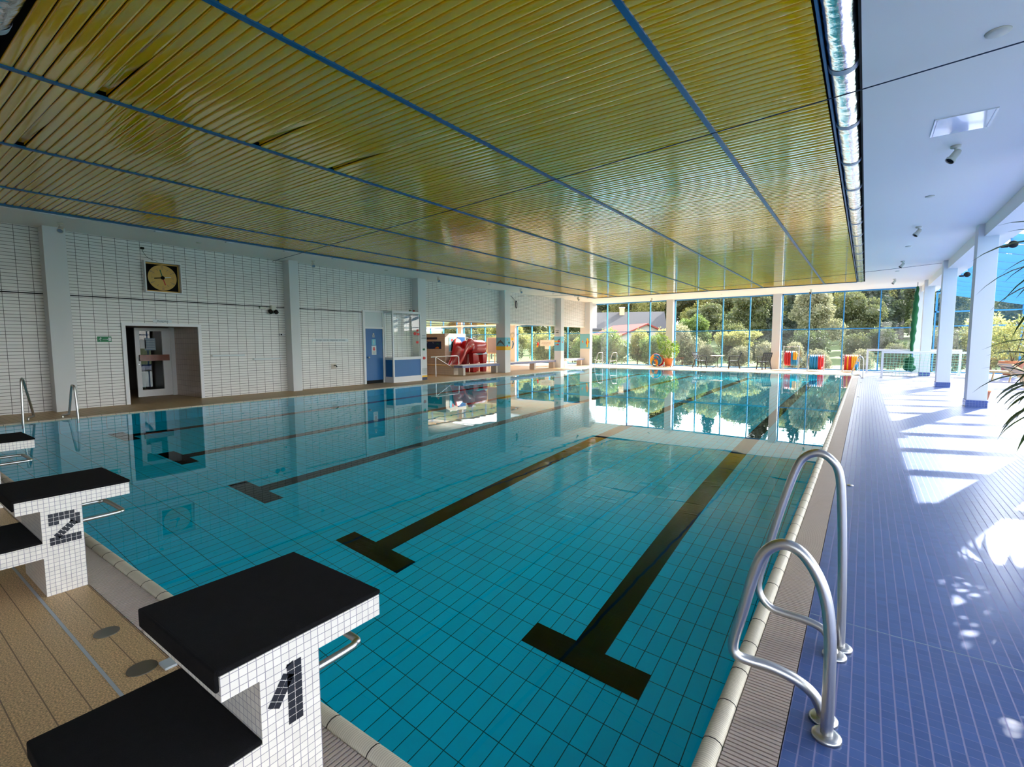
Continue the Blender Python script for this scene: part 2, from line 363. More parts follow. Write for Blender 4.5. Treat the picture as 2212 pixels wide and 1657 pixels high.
# white ceiling around the yellow field
b = MB(); b.box(.29, 3.0, -6, YW, H, 4.3); b.box(XL-.2, -12.62, -6, YW, H, 4.3); b.box(-12.62, .29, 25.3, YW, H, 4.3); b.box(-12.62, .29, -6, -.34, H, 4.3)
b.box(XL-.2, 3.0, -6, YW+.1, 4.45, 4.6)
struct('ceiling', b, 'white')
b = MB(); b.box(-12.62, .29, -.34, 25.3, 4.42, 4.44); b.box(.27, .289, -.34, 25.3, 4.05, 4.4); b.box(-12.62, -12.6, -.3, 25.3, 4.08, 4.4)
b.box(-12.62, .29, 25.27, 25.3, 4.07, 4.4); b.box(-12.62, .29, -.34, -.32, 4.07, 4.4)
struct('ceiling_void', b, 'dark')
# yellow metal slats running across the pool, in five bays
b = MB(); xs = [.0, -1.2, -3.67, -6.15, -8.62, -11.1, -12.5]
for bay in range(6):
    x1, x0 = xs[bay]-.02, xs[bay+1]+.02
    for i in range(252):
        y = .05+.1*i; t = random.gauss(0, .004); dz = random.gauss(0, .0012); dy = random.gauss(0, .0015)
        vs = []
        for x, tw in ((x0, t+random.gauss(0, .002)), ((x0+x1)/2, t), (x1, t+random.gauss(0, .002))):
            lift = .055 if (x == x0 and (bay, i) in ((2, 7), (2, 23), (3, 5), (2, 34))) else 0   # slats sprung out of the strip
            for k in range(7):
                u = (k-3)/3*.0415; arch = .0011*(1-(u/.0415)**2)
                vs.append((x, y+dy+u, 4.062+dz+u*tw-arch+lift))
            vs.append((x, y+dy+.0415, 4.085)); vs.append((x, y+dy-.0415, 4.085))
        fs = []
        for s_ in (0, 9):
            fs += [(s_+k, s_+k+1, s_+k+10, s_+k+9) for k in range(6)]
            fs += [(s_+6, s_+7, s_+16, s_+15), (s_+8, s_+0, s_+9, s_+17)]
        b.add(vs, fs, True)
o = struct('ceiling', b, 'yellow')
b = MB()
for x in xs[1:-1]: b.box(x-.028, x+.028, 0, 25.2, 4.045, 4.07)
b.box(-12.56, -12.5, -.02, 25.26, 4.03, 4.09); b.box(-12.56, .0, 25.2, 25.26, 4.035, 4.09)
b.box(-.0, .02, 0, 25.2, 4.05, 4.09)
struct('trim_2', b, 'bluetrim')
# foil covered duct in the slot on the window side, and along the near end
def duct(name, label, p0, p1, r, n, group=None, first=.0):
    t = thing(name, label, 'duct', tuple(p0), group)
    p0, p1 = Vector(p0), Vector(p1); d = (p1-p0); L = d.length; d.normalize()
    side = Vector((0, 0, 1)).cross(d).normalized(); q = MB(); N = int(L/.06); M = 18; vs = []
    for i in range(N+1):
        c = p0+d*L*i/N
        for k in range(M+1):
            a = PI+PI*k/M; rr = r*(1+.05*noise.noise(Vector((i*.21, k*.9, 3.1)))+.03*noise.noise(Vector((i*.9, k*.4, 7))))
            vs.append(c+side*rr*math.cos(a)+Vector((0, 0, rr*.75*math.sin(a))))
    q.add(vs, [(i*(M+1)+k, i*(M+1)+k+1, (i+1)*(M+1)+k+1, (i+1)*(M+1)+k) for i in range(N) for k in range(M)], True)
    q.build('foil_sleeve', 'foil', t)
    y = first
    while y < L:
        q = MB(); c = p0+d*y; vs = []
        for e in (-.05, .05):
            for rr in (r*1.05, r*1.02):
                for k in range(M+1):
                    a = PI+PI*k/M; vs.append(c+d*e+side*rr*math.cos(a)+Vector((0, 0, rr*.75*math.sin(a))))
        K = M+1
        q.add(vs, [(k, k+1, 2*K+k+1, 2*K+k) for k in range(M)]+[(k, k+1, K+k+1, K+k) for k in range(M)]+[(2*K+k, 2*K+k+1, 3*K+k+1, 3*K+k) for k in range(M)])
        q.build('collar', 'band', t); y += 1.5
    return t
duct('foil_duct', 'long silver foil duct in the slot between yellow and white ceilings', (.145, .2, 4.12), (.145, 25.2, 4.12), .12, 0, first=1.5)
duct('foil_duct', 'short silver foil duct end above the starting blocks, in the top corner', (-5.45, -.17, 4.12), (-1.0, -.17, 4.12), .14, 0, first=.04)
q = thing('ceiling_rail', 'thin white rail along the blue ceiling edge above the tiled wall', 'rail', (-12.6, 12, 4.05))
MB().box(-12.60, -12.575, 0, 25.2, 4.02, 4.05).build('rail', 'alu', q)
for i in range(17):
    y = .43+1.51*i; MB().box(-12.66, -12.57, y-.07, y+.07, 4.0, 4.035).build('bracket', 'alu', q)
# walls
b = MB(); b.box(XL-.2, XL, -6, 3.2, 0, H); b.box(XL-.2, XL, 4.9, 13.2, 0, H); b.box(XL-.2, XL, 3.2, 4.9, 1.97, H)
b.box(XL-.25, XL, 13.2, YW, 2.50, H)
struct('wall_left', b, 'walltile')
b = MB(); b.box(XL-.26, XL+.003, 13.2, YW, 2.44, 2.50); struct('lintel', b, 'white')
b = MB(); b.box(XL, XL+.004, -6, 10.275, 2.60, 2.625); struct('trim_3', b, 'dark')
b = MB(); b.box(-14.6, 8.1, -6.2, -6, 0, .8); b.box(-14.6, 8.1, -6.2, -6, 3.6, 4.4); b.box(-14.6, 1.6, -6.2, -6, .8, 3.6); struct('wall_near', b, 'walltile')
# columns
def column(x0, x1, y0, y1, z1=H, base=False):
    q = MB().box(x0, x1, y0, y1, 0, z1); o = struct('column', q, 'column', .006)
    if base:
        k = MB().box(x0-.012, x1+.012, y0-.012, y1+.012, 0, .155).build('base_tiles', 'bluebase', o)
    return o
for y0, y1, xb in ((1.79, 2.17, XL), (7.36, 7.66, XL), (12.72, 13.15, XL), (18.5, 18.95, -14.6), (24.0, 24.36, -14.5), (27.7, 28.05, -14.75)):
    column(xb, -14.05, y0, y1)
for y0 in (2.1, 8.0, 13.92, 19.9, 26.1): column(2.345, 2.69, y0, y0+.40, base=True)
for x in (-15.1, -9.35, -3.55): column(x-.2, x+.2, YW-.4, YW)
column(2.3, 2.62, YW-.35, YW)
b = MB(); b.box(2.45, 2.75, -6, YW, 3.78, H); struct('beam', b, 'white')
b = MB(); b.box(2.75, 3.02, -6, YW, 3.8, 4.1); struct('beam', b, 'white')

# windows of the far wall
def winbay(n, x0, x1, z1, mull, trans, y=YW, gl='glass', z0=.0, fw_=.05, low='hazy'):
    o = bpy.data.objects.new('window_%d' % n, None); C.objects.link(o); o['kind'] = 'structure'; o.location = (x0, y, 0); o['_w'] = (x0, y, 0)
    q = MB(); d0, d1 = y-.06, y+.06; w = fw_/2
    q.box(x0, x1, d0, d1, z1-.06, z1); q.box(x0, x1, d0, d1, z0, z0+.05); q.box(x0, x0+.05, d0, d1, z0, z1); q.box(x1-.05, x1, d0, d1, z0, z1)
    for m in mull: q.box(m-w, m+w, d0, d1, z0+.05, z1-.06)
    for t in trans: q.box(x0+.05, x1-.05, d0+.01, d1-.01, t-w, t+w)
    q.build('window_frame', 'blueframe', o)
    xs_ = [x0]+list(mull)+[x1]; zs = [z0]+list(trans)+[z1]
    for j in range(len(zs)-1):
        q = MB()
        for i in range(len(xs_)-1): q.quad((xs_[i], y, zs[j]), (xs_[i+1], y, zs[j]), (xs_[i+1], y, zs[j+1]), (xs_[i], y, zs[j+1]))
        q.build('window_pane', low if j == 0 and low else gl, o)
    return o
winbay(1, -14.9, -9.55, H, [-13.62, -12.16, -10.70], [2.15]); winbay(2, -9.15, -3.75, H, [-7.82, -6.37, -4.93], [2.13])
winbay(3, -3.35, 2.3, H, [-2.05, -.55, .95], [2.13])
winbay(10, 1.6, 8.0, 3.6, [1.6+1.6*i for i in range(1, 4)], [2.1], y=-6.1, z0=.8, low=None)  # unseen glazing in the near wall behind the camera, added for fill light
winbay(4, 3.0, 8.0, 2.87+.0, [5.95], [2.17], z0=.0)
q = MB(); 
def roofz(x): return 3.92-.23*(x-3.0)
o = bpy.data.objects.new('window_5', None); C.objects.link(o); o['kind'] = 'structure'; o['_w'] = (0, 0, 0)
for x in (3.05, 5.95, 7.95): q.box(x-.035, x+.035, YW-.045, YW+.045, 2.872, roofz(x)-.05)
q.build('window_frame', 'blueframe', o)
MB().quad((3, YW, 2.87), (8, YW, 2.87), (8, YW, roofz(8)), (3, YW, roofz(3))).build('window_pane', 'glass', o)
# annex roof: blue rafters under glass
for i in range(24):
    y = YW-.15-1.45*i
    if y < -5.5: break
    q = MB(); w = .03; d = .22
    x0, x1 = 3.0, 8.1
    q.add([(x0, y-w, roofz(x0)-d), (x0, y+w, roofz(x0)-d), (x0, y+w, roofz(x0)), (x0, y-w, roofz(x0)), (x1, y-w, roofz(x1)-d), (x1, y+w, roofz(x1)-d), (x1, y+w, roofz(x1)), (x1, y-w, roofz(x1))],
          [(0, 1, 2, 3), (4, 7, 6, 5), (0, 4, 5, 1), (3, 2, 6, 7), (0, 3, 7, 4), (1, 5, 6, 2)])
    struct('beam', q, 'blueframe').name = 'roof_beam'
q = MB(); q.quad((3.0, -6, roofz(3)+.01), (8.1, -6, roofz(8.1)+.01), (8.1, YW, roofz(8.1)+.01), (3.0, YW, roofz(3)+.01)); struct('roof_glazing', q, 'glass')
q = MB(); q.quad((3.0, -6, roofz(3)+.02), (8.1, -6, roofz(8.1)+.02), (8.1, 2.0, roofz(8.1)+.02), (3.0, 2.0, roofz(3)+.02)); struct('roof_cover', q, 'white')
# annex side wall
o = bpy.data.objects.new('window_6', None); C.objects.link(o); o['kind'] = 'structure'; o['_w'] = (0, 0, 0)
q = MB(); q.box(7.95, 8.05, -6, YW, 2.68, 2.78); q.box(7.95, 8.05, -6, YW, 0, .08); q.box(7.96, 8.04, -6, YW, 2.1, 2.15)
for i in range(25): q.box(7.95, 8.05, YW-1.45*i-.025, YW-1.45*i+.025, 0, 2.7)
q.build('window_frame', 'blueframe', o)
MB().quad((8, -6, 0), (8, YW, 0), (8, YW, 2.75), (8, -6, 2.75)).build('window_pane', 'glass', o)

# ---- exit recess in the tiled wall
b = MB(); b.box(-16.15, XL-.001, 4.893, 4.899, 0, 1.97); b.box(-16.15, XL-.2, 4.9, 5.05, 0, 2.1); struct('wall_recess', b, 'pinktile')
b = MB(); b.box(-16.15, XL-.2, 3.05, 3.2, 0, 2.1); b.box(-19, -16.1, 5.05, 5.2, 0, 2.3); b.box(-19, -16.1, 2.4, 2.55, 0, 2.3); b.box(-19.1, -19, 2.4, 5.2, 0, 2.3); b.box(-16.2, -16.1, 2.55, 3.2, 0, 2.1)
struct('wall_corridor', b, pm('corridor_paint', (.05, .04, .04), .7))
b = MB(); b.box(-16.15, XL-.2, 3.05, 5.05, 1.97, 2.1); b.box(-19.1, -16.1, 2.4, 5.2, 2.02, 2.3); struct('ceiling', b, 'board')
b = MB(); b.box(XL-.02, XL+.03, 3.16, 3.24, 0, 2.01); b.box(XL-.02, XL+.03, 4.86, 4.94, 0, 2.01); b.box(XL-.018, XL+.031, 3.159, 4.941, 1.951, 2.021); struct('trim_4', b, 'alu')
o = bpy.data.objects.new('door_1', None); C.objects.link(o); o['kind'] = 'structure'; o['_w'] = (-16.1, 4.3, 0.0); o.location = (-16.1, 4.3, 0)
q = MB(); X0, X1 = -16.13, -16.07
q.box(X0, X1, 3.93, 4.04, .01, 1.95); q.box(X0, X1, 4.58, 4.78, .01, 1.95); q.box(X0, X1, 4.04, 4.58, 1.86, 1.95); q.box(X0, X1, 4.04, 4.58, .01, .2); q.build('door_frame', 'alu', o)
MB().box(-16.13, -16.05, 4.78, 4.9, 0, 1.97).build('door_post', 'alu', o)
MB().quad((-16.1, 4.03, .2), (-16.1, 4.6, .2), (-16.1, 4.6, 1.86), (-16.1, 4.03, 1.86)).build('door_pane', 'glass', o)
MB().box(-16.06, -16.0, 4.0, 4.72, 1.02, 1.19).build('push_board', 'wood', o)
q = MB().box(-16.095, -16.09, 4.16, 4.42, 1.32, 1.66); o2 = q.build('notice', 'bluepaper', o)
q = MB()
for i in range(6): q.box(-16.09, -16.088, 4.18, 4.40, 1.36+.05*i, 1.375+.05*i)
q.build('lettering', 'sign', o2)
MB().box(-16.095, -16.09, 4.05, 4.2, 1.37, 1.62).build('notice', 'paper', o)
MB().tube([(-16.04, 3.97, .93), (-16.0, 3.97, .93)], .012, 10).build('door_lock', 'steel', o)
MB().box(-16.4, -16.1, 3.28, 3.31, .02, 1.95).build('open_leaf', 'alu', o)

# ---- wing beside the pool (low ceiling, blue windows)
b = MB(); b.box(-32, -17.5, 13.15, YW, 2.78, 3.0); b.box(-14.9, XL-.2, 13.15, YW, 2.78, 3.0); b.box(-17.5, -14.9, 13.15, 18.3, 2.78, 3.0); b.box(-17.5, -14.9, 22.6, YW, 2.78, 3.0)
struct('ceiling', b, 'white')
b = MB(); b.quad((-17.5, 18.3, 2.98), (-14.9, 18.3, 2.98), (-14.9, 22.6, 2.98), (-17.5, 22.6, 2.98)); struct('added_skylight_window', b, 'glass')  # unseen roof opening, added so sunlight reaches the hut and elephant slide
b = MB()
for i in range(118):
    y = 13.4+.1*i
    if y > 25.3: break
    b.box(-31.8, -17.6, y-.044, y+.044, 2.70, 2.715)
struct('ceiling', b, 'yellow')
b = MB()
for i in range(6): b.box(-31.5+2.5*i-.03, -31.5+2.5*i+.03, 13.4, 25.3, 2.685, 2.70)
struct('trim_5', b, 'bluetrim')
b = MB(); b.box(-32, XL-.2, 13.0, 13.15, 0, 3); b.box(-32.2, -32, 13, YW, 0, 3); struct('wall_wing', b, 'beigebox')
winbay(7, -20.95, -15.3, 2.74, [-19.63, -18.12, -16.62], [2.12], low='hazy')
winbay(8, -26.3, -21.4, 2.74, [-25.49, -24.06, -22.6], [2.12])
winbay(9, -31.9, -26.7, 2.74, [-30.05, -28.55, -27.03], [2.12])
column(-21.4, -20.95, YW-.3, YW, 2.8); column(-26.7, -26.3, YW-.3, YW, 2.8)

# ================================================================== STARTING BLOCKS
def start_block(x1, digit, label, extra=False):
    x0 = x1-.56; t = thing('starting_block', label, 'starting block', (x1-.28, -.3, 0), 'starting blocks at the near end')
    MB().box(x0, x1, -.545, -.005, .52, .595).build('platform', 'mosaic', t)
    MB().box(x0+.03, x1, -.44, -.25, 0, .52).build('pedestal', 'mosaic', t)
    MB().box(x0, x1, -.83, -.44, .235, .325).build('step', 'mosaic', t)
    q = MB(); q.box(x0-.002, x1+.001, -.552, 0.001, .595, .612); q.box(x0-.002, x1-.004, -.557, -.545, .548, .612)
    m = q.build('mat', 'black', t, bevel=.006)
    q = MB(); q.box(x0-.002, x1+.001, -.842, -.44, .325, .34); q.box(x0-.002, x1-.004, -.845, -.83, .285, .34); q.build('step_mat', 'black', t, bevel=.006)
    q = MB(); q.box(x0+.02, x1-.02, -.80, -.74, 0, .235) if extra else None
    r = MB(); xa, xb = x1-.10, x1-.50; zz = .385
    path = smooth_path([(xa, -.26, zz), (xa, -.08, zz), (xa-.01, -.035, zz), (xa-.05, -.015, zz), (xb+.05, -.015, zz), (xb+.01, -.035, zz), (xb, -.08, zz), (xb, -.26, zz)], 6)
    r.tube(path, .0135, 12).build('hand_grip', 'steel', t)
    # number set in dark mosaic on the side face
    n = MB(); e = x1+.0012; s_ = .0245
    def tile(y, z, a=0, w=.0112, h=.0112):
        ca, sa = math.cos(a), math.sin(a)
        n.quad(*[(e, y+ca*i*w-sa*j*h, z+sa*i*w+ca*j*h) for i, j in ((-1, -1), (1, -1), (1, 1), (-1, 1))])
    if digit == '1':
        for i in range(8):
            for j in range(2): tile(-.347+.0245*j, .343+.0245*i)
        n.quad((e, -.361, .515), (e, -.3365, .527), (e, -.3365, .53), (e, -.361, .52))
        for i in range(5):
            for j in range(2):
                y = -.366-.0105*i+.018*j; z = .492-.0165*i-.011*j
                tile(y, z, math.radians(58), .0088, .0098)
    else:
        if digit == '3': cells = [(c, r) for c in range(5) for r in (0, 1, 3.5, 6, 7)]+[(4, 2.2), (5, 1), (5, 2), (5, 3), (5, 4.2), (5, 5.2), (5, 6), (4, 4.8)]
        else: cells = [(c, r) for c in range(5) for r in (6.9, 5.9)]+[(0, 4.9), (1, 4.9), (5, 6.0), (4, 4.9), (5, 5.0), (5, 4.1)]+[(c, r) for c in range(6) for r in (0, 1)]
        for cx, cz in cells: tile(-.397+.0245*cx, .313+.0245*cz)
        for i in range(5 if digit == '2' else 0):
            for j in range(2): tile(-.376+.0178*i+.015*j, .360+.0150*i-.010*j, math.radians(40), .0098, .0098)
    n.build('number', 'darkmosaic', t)
    return t
start_block(-.95, '1', 'white mosaic starting block carrying the number 1, nearest to the camera')
start_block(-3.45, '2', 'white mosaic starting block carrying the number 2')
start_block(-5.95, '3', 'white mosaic starting block half cut off beyond block 2')
for x, y, r, lb in ((-2.71, -.355, .055, 'round steel plate in the beige floor, the one further from block 1'), (-2.22, -.355, .06, 'round steel plate in the beige floor, right beside block 1')):
    t = thing('drain_plate', lb, 'floor cap', (x, y, 0), 'steel caps in the beige floor')
    MB().disc((x, y, 0), r, (0, 0, 1), .004).build('cap', pm('worn_steel', (.22, .20, .17), .32, metal=.7), t, bevel=.001)
t = thing('anchor_plate', 'small grey plate on the beige floor next to block 1', 'plate', (-2.15, -.27, 0))
MB().box(-2.19, -2.11, -.30, -.25, 0, .012).build('plate', 'band', t, bevel=.003)

# ================================================================== HANDRAILS
def flange(c, t): 
    q = MB().lathe([(.0001, 0), (.05, 0), (.05, .012), (.042, .018), (.03, .02), (.0001, .02)], c, 28); return q.build('flange', 'steel', t)
def rail_r(label, pts, r=.021, group='handrails of the pool ladders', fl=()):
    t = thing('pool_handrail', label, 'handrail', tuple(Vector(fl[0]) if fl else pts[0]), group)
    MB().tube(smooth_path(pts, 8), r, 16).build('tube', 'steel', t)
    for c in fl: flange(c, t)
    return t
nr = [(.38, 1.0, .0), (.38, 1.0, .2), (.374, 1.0, .42), (.345, 1.0, .58), (.28, 1.0, .69), (.21, 1.0, .715), (.15, 1.0, .67), (.115, 1.0, .58), (.075, 1.0, .40), (.045, 1.0, .26), (.055, 1.0, .21), (.10, 1.02, .19), (.18, 1.04, .18), (.27, 1.06, .15), (.33, 1.08, .10), (.36, 1.09, .03), (.365, 1.09, 0)]
rail_r('large steel handrail loop nearest to the camera', nr, .021, fl=[(.38, 1.0, 0), (.365, 1.095, 0)])
fr_ = [(.40, 1.68, 0), (.395, 1.68, .3), (.38, 1.67, .65), (.362, 1.66, .86), (.325, 1.65, .935), (.27, 1.65, .96), (.215, 1.65, .93), (.18, 1.65, .86), (.13, 1.65, .68), (.07, 1.65, .42), (.035, 1.65, .26), (.045, 1.65, .18), (.09, 1.65, .13), (.15, 1.65, .115), (.25, 1.65, .11), (.33, 1.64, .09), (.37, 1.61, .03), (.38, 1.60, 0)]
rail_r('tall steel handrail loop just behind the nearest one', fr_, .019, fl=[(.40, 1.68, 0), (.38, 1.59, 0)])
def far_right(y, lb):
    pts = [(.40, y, 0), (.39, y, .6), (.37, y, .78), (.30, y, .86), (.23, y, .84), (.19, y, .74), (.03, y, .22), (.05, y, .13), (.12, y, .10), (.3, y, .09), (.36, y, 0)]
    rail_r(lb, pts, .019, fl=[(.40, y, 0)])
far_right(23.3, 'steel handrail at the far right corner of the pool, nearer of the two there')
far_right(23.95, 'steel handrail at the far right corner of the pool, further of the two there')
rail_r('steel handrail in front of the first column, against the tiled wall', [(-12.43, .97, -.6), (-12.43, .98, 0), (-12.45, 1.0, .72), (-12.5, 1.02, .845), (-12.58, 1.05, .83), (-12.65, 1.08, .72), (-12.98, 1.22, .14), (-13.0, 1.22, .07), (-12.93, 1.16, .06), (-12.88, 1.13, .05), (-12.88, 1.13, 0)], .02)
rail_r('short steel handrail at the foot of the first column', [(-12.43, 1.78, -.6), (-12.43, 1.78, 0), (-12.48, 1.77, .58), (-12.55, 1.76, .665), (-12.62, 1.75, .60), (-12.74, 1.72, .14), (-12.76, 1.70, .07), (-12.84, 1.66, .06), (-12.88, 1.64, .05), (-12.88, 1.64, 0)], .02)
for x, lb in ((-12.35, 'triangular steel ladder rail at the far left corner, left of the pair'), (-11.45, 'triangular steel ladder rail at the far left corner, right of the pair')):
    t = rail_r(lb, [(x, 24.95, -.5), (x, 24.95, 0), (x+.02, 25.05, .35), (x+.06, 25.25, .8), (x+.10, 25.4, .88), (x+.16, 25.55, .88), (x+.2, 25.6, .8), (x+.2, 25.6, 0)], .02)
    MB().tube([(x+.03, 25.1, .40), (x+.2, 25.6, .44)], .016, 10).build('cross_bar', 'steel', t)
# small floor fittings
for x, y, lb in ((.37, 5.0, 'small steel eyelet in the blue tiles near the grating, nearest of three'), (.34, 15.0, 'small steel eyelet in the blue tiles near the grating, middle of three'), (.36, 20.5, 'small steel eyelet in the blue tiles near the grating, furthest of three')):
    t = thing('floor_eyelet', lb, 'floor eyelet', (x, y, 0), 'eyelets by the grating'); MB().lathe([(.0001, 0), (.03, 0), (.028, .008), (.0001, .01)], (x, y, 0), 20).build('plate', 'steel', t)

# ================================================================== ON THE TILED WALL
XW = XL
t = thing('training_clock', 'square pool training clock with amber dial and four hands above the exit', 'clock', (XW, 4.06, 3.2))
q = MB(); x0, x1, ya, yb, za, zb = XW, XW+.14, 3.68, 4.50, 2.80, 3.58
q.box(x0, x1, ya, ya+.025, za, zb); q.box(x0, x1, yb-.025, yb, za, zb); q.box(x0, x1-.001, ya-.001, yb+.001, za-.001, za+.025); q.box(x0, x1-.001, ya-.001, yb+.001, zb-.025, zb+.001); q.build('case', 'alu', t)
MB().box(XW, XW+.02, ya+.02, yb-.02, za+.02, zb-.02).build('back_plate', 'black', t)
q = MB(); a = .03
for (y0, y1, z0, z1) in ((ya+a, yb-a, za+a, za+a+.03), (ya+a, yb-a, zb-a-.03, zb-a), (ya+a, ya+a+.03, za+a, zb-a), (yb-a-.03, yb-a, za+a, zb-a)): q.box(XW+.02, XW+.04, y0, y1, z0, z1)
q.build('inner_frame', 'clockface', t)
cy, cz = 4.09, 3.19; MB().disc((XW+.03, cy, cz), .32, (1, 0, 0), .015, 48).build('dial', 'clockface', t)
q = MB(); X = XW+.047
for i in range(60):
    an = 2*PI*i/60; r0 = .20 if i % 5 == 0 else .235; w = .004 if i % 5 == 0 else .0018
    d = Vector((0, math.sin(an), math.cos(an))); q.bar(Vector((X, cy, cz))+d*r0, Vector((X, cy, cz))+d*.25, w*2, .002, (1, 0, 0))
q.build('ticks', 'greyp', t)
for i, s_ in enumerate(('60', '10', '20', '30', '40', '50')):
    an = 2*PI*i/6; text(s_, .055, 'greyp', t, facing_x(X, cy+.28*math.sin(an), cz+.28*math.cos(an)), 'numeral')
for an, ln, mt, lb in ((-14, .21, 'greenp', 'green hand'), (80, .19, 'sign', 'white hand'), (163, .19, 'redpaint', 'red hand'), (262, .19, 'black', 'black hand')):
    an = math.radians(an); d = Vector((0, math.sin(an), math.cos(an)))
    MB().bar(Vector((X+.006, cy, cz)), Vector((X+.006, cy, cz))+d*ln, .022, .004, (1, 0, 0)).build('hand', mt, t)['label'] = lb
MB().disc((X+.004, cy, cz), .045, (1, 0, 0), .012).build('hub', 'black', t)
t = thing('clock_cable', 'thin black cable sagging from a wall box down to the clock', 'cable', (XW, 3.72, 3.9))
MB().tube(smooth_path([(XW+.02, 3.70, 3.86), (XW+.015, 3.72, 3.78), (XW+.015, 3.82, 3.66), (XW+.015, 4.0, 3.60), (XW+.02, 4.08, 3.58)]), .004, 6).build('cable', 'dark', t)
MB().box(XW, XW+.05, 3.66, 3.73, 3.86, 3.91).build('junction_box', 'dark', t)
t = thing('exit_name_sign', 'white sign reading Ausgang above the doorway', 'sign', (XW, 4.04, 2.09))
MB().box(XW, XW+.012, 3.83, 4.25, 2.04, 2.12).build('plate', 'sign', t); text('Ausgang', .075, 'ink', t, facing_x(XW+.0135, 4.04, 2.083))
t = thing('escape_sign', 'green emergency exit sign with white running figure and arrow', 'sign', (XW, 2.81, 1.62))
MB().box(XW, XW+.012, 2.68, 2.95, 1.55, 1.68).build('plate', 'green', t)
q = MB(); X = XW+.0135; q.disc((X, 2.745, 1.652), .009, (1, 0, 0), .001, 12)
for a, b_ in (((2.742, 1.64), (2.728, 1.61)), ((2.728, 1.61), (2.742, 1.59)), ((2.742, 1.59), (2.732, 1.568)), ((2.728, 1.612), (2.712, 1.598)), ((2.712, 1.598), (2.698, 1.596)), ((2.74, 1.637), (2.758, 1.622)), ((2.74, 1.637), (2.72, 1.632)), ((2.78, 1.613), (2.88, 1.613)), ((2.865, 1.622), (2.88, 1.613)), ((2.865, 1.604), (2.88, 1.613))):
    q.bar((X, *a), (X, *b_), .008, .0015, (1, 0, 0))
q.box(X-.0008, X+.0008, 2.89, 2.94, 1.575, 1.655); q.build('pictogram', 'sign', t)
t = thing('rule_sign', 'long white sign reading Springen von den Längsseiten verboten', 'sign', (XW, 8.9, 1.6))
MB().box(XW, XW+.012, 8.28, 9.66, 1.55, 1.65).build('plate', 'sign', t); text('Springen von den Längsseiten verboten', .072, 'ink', t, facing_x(XW+.0135, 8.97, 1.605, 1.0))
for y0, y1, z, lb in ((5.20, 6.08, 1.16, 'blank pale rail on the tiled wall, closest to the exit'), (6.35, 7.20, 1.03, 'blank pale rail on the tiled wall, beside the second column')):
    t = thing('wall_rail', lb, 'wall rail', (XW, y0, z), 'pale rails on the tiled wall')
    MB().box(XW, XW+.02, y0, y1, z-.022, z+.022).build('rail', 'sign', t); MB().lathe([(.0001, 0), (.02, 0), (.02, .03), (.0001, .03)], (XW, y0-.03, z), 14, (1, 0, 0)).build('end_cap', 'steel', t)
t = thing('emergency_lamp', 'twin emergency floodlight on the wall beside the second column', 'lamp', (XW, 7.0, 2.6))
MB().box(XW, XW+.10, 6.90, 7.05, 2.50, 2.66).build('housing', 'cream', t, bevel=.02)
for y in (6.87, 7.04): MB().lathe([(.0001, 0), (.05, 0), (.062, .05), (.062, .10), (.0001, .10)], (XW+.05, y, 2.50), 18, (.75, 0, -.65)).build('lamp_head', 'dark', t)
t = thing('cable_box', 'small cream junction box on the wall joint beside the emergency floodlight', 'box', (XW, 6.68, 2.56)); MB().box(XW, XW+.04, 6.58, 6.76, 2.54, 2.60).build('box', 'cream', t)
t = thing('wall_socket', 'small white socket box low beside the second column', 'socket', (XW, 7.25, 1.77)); MB().box(XW, XW+.05, 7.16, 7.30, 1.74, 1.80).build('box', 'sign', t); MB().box(XW+.05, XW+.06, 7.18, 7.22, 1.75, 1.79).build('plug', 'dark', t)
t = thing('wall_tap', 'small dark tap on the tiled wall under the long rule sign', 'tap', (XW, 9.05, .72))
MB().box(XW, XW+.01, 8.95, 9.15, .62, .80).build('cover_plate', 'concrete', t); MB().tube([(XW+.01, 9.08, .74), (XW+.09, 9.08, .74), (XW+.12, 9.1, .68)], .016, 10).build('spout', 'dark', t)
# door 2: blue shower door beside the glass booth
o = bpy.data.objects.new('door_2', None); C.objects.link(o); o['kind'] = 'structure'; o['_w'] = (XW, 10.7, 0); o.location = (XW, 10.7, 0)
q = MB(); q.box(XW-.02, XW+.06, 10.28, 10.37, 0, 2.68); q.box(XW-.02, XW+.06, 11.16, 11.22, 0, 2.68); q.box(XW-.018, XW+.0612, 10.279, 11.221, 2.62, 2.681); q.box(XW-.02, XW+.06, 10.37, 11.16, 2.02, 2.09); q.build('door_frame', 'alu', o)
MB().box(XW-.01, XW+.03, 10.37, 11.16, .12, 2.02).build('door_leaf', 'bluedoor', o)
MB().box(XW-.01, XW+.03, 10.37, 11.16, 2.09, 2.62).build('top_panel', 'sign', o); MB().box(XW, XW+.01, 10.37, 11.16, 0, .12).build('door_gap', 'dark', o)
MB().lathe([(.0001, 0), (.02, 0), (.02, .04), (.035, .05), (.03, .08), (.0001, .085)], (XW+.03, 10.48, .97), 18, (1, 0, 0)).build('door_knob', 'steel', o)
X = XW+.031
q = MB().box(X, X+.003, 10.66, 10.84, 1.42, 1.64); s1 = q.build('sign_plate', 'skypaint', o)
q = MB(); q.disc((X+.004, 10.75, 1.605), .016, (1, 0, 0), .001, 14); q.box(X+.003, X+.005, 10.73, 10.77, 1.51, 1.585); q.box(X+.003, X+.005, 10.738, 10.747, 1.435, 1.51); q.box(X+.003, X+.005, 10.753, 10.762, 1.435, 1.51); q.build('pictogram', 'cream', s1)
q = MB(); q.lathe([(.0001, 0), (.035, 0), (.035, .003), (.0001, .003)], (X, 10.75, 1.83), 16, (1, 0, 0))
for i in range(4): q.box(X, X+.003, 10.70+.03*i, 10.71+.03*i, 1.70, 1.80)
q.build('pictogram', 'cream', o)
s2 = MB().box(X, X+.003, 10.65, 10.86, 1.06, 1.40).build('notice', 'paper', o)
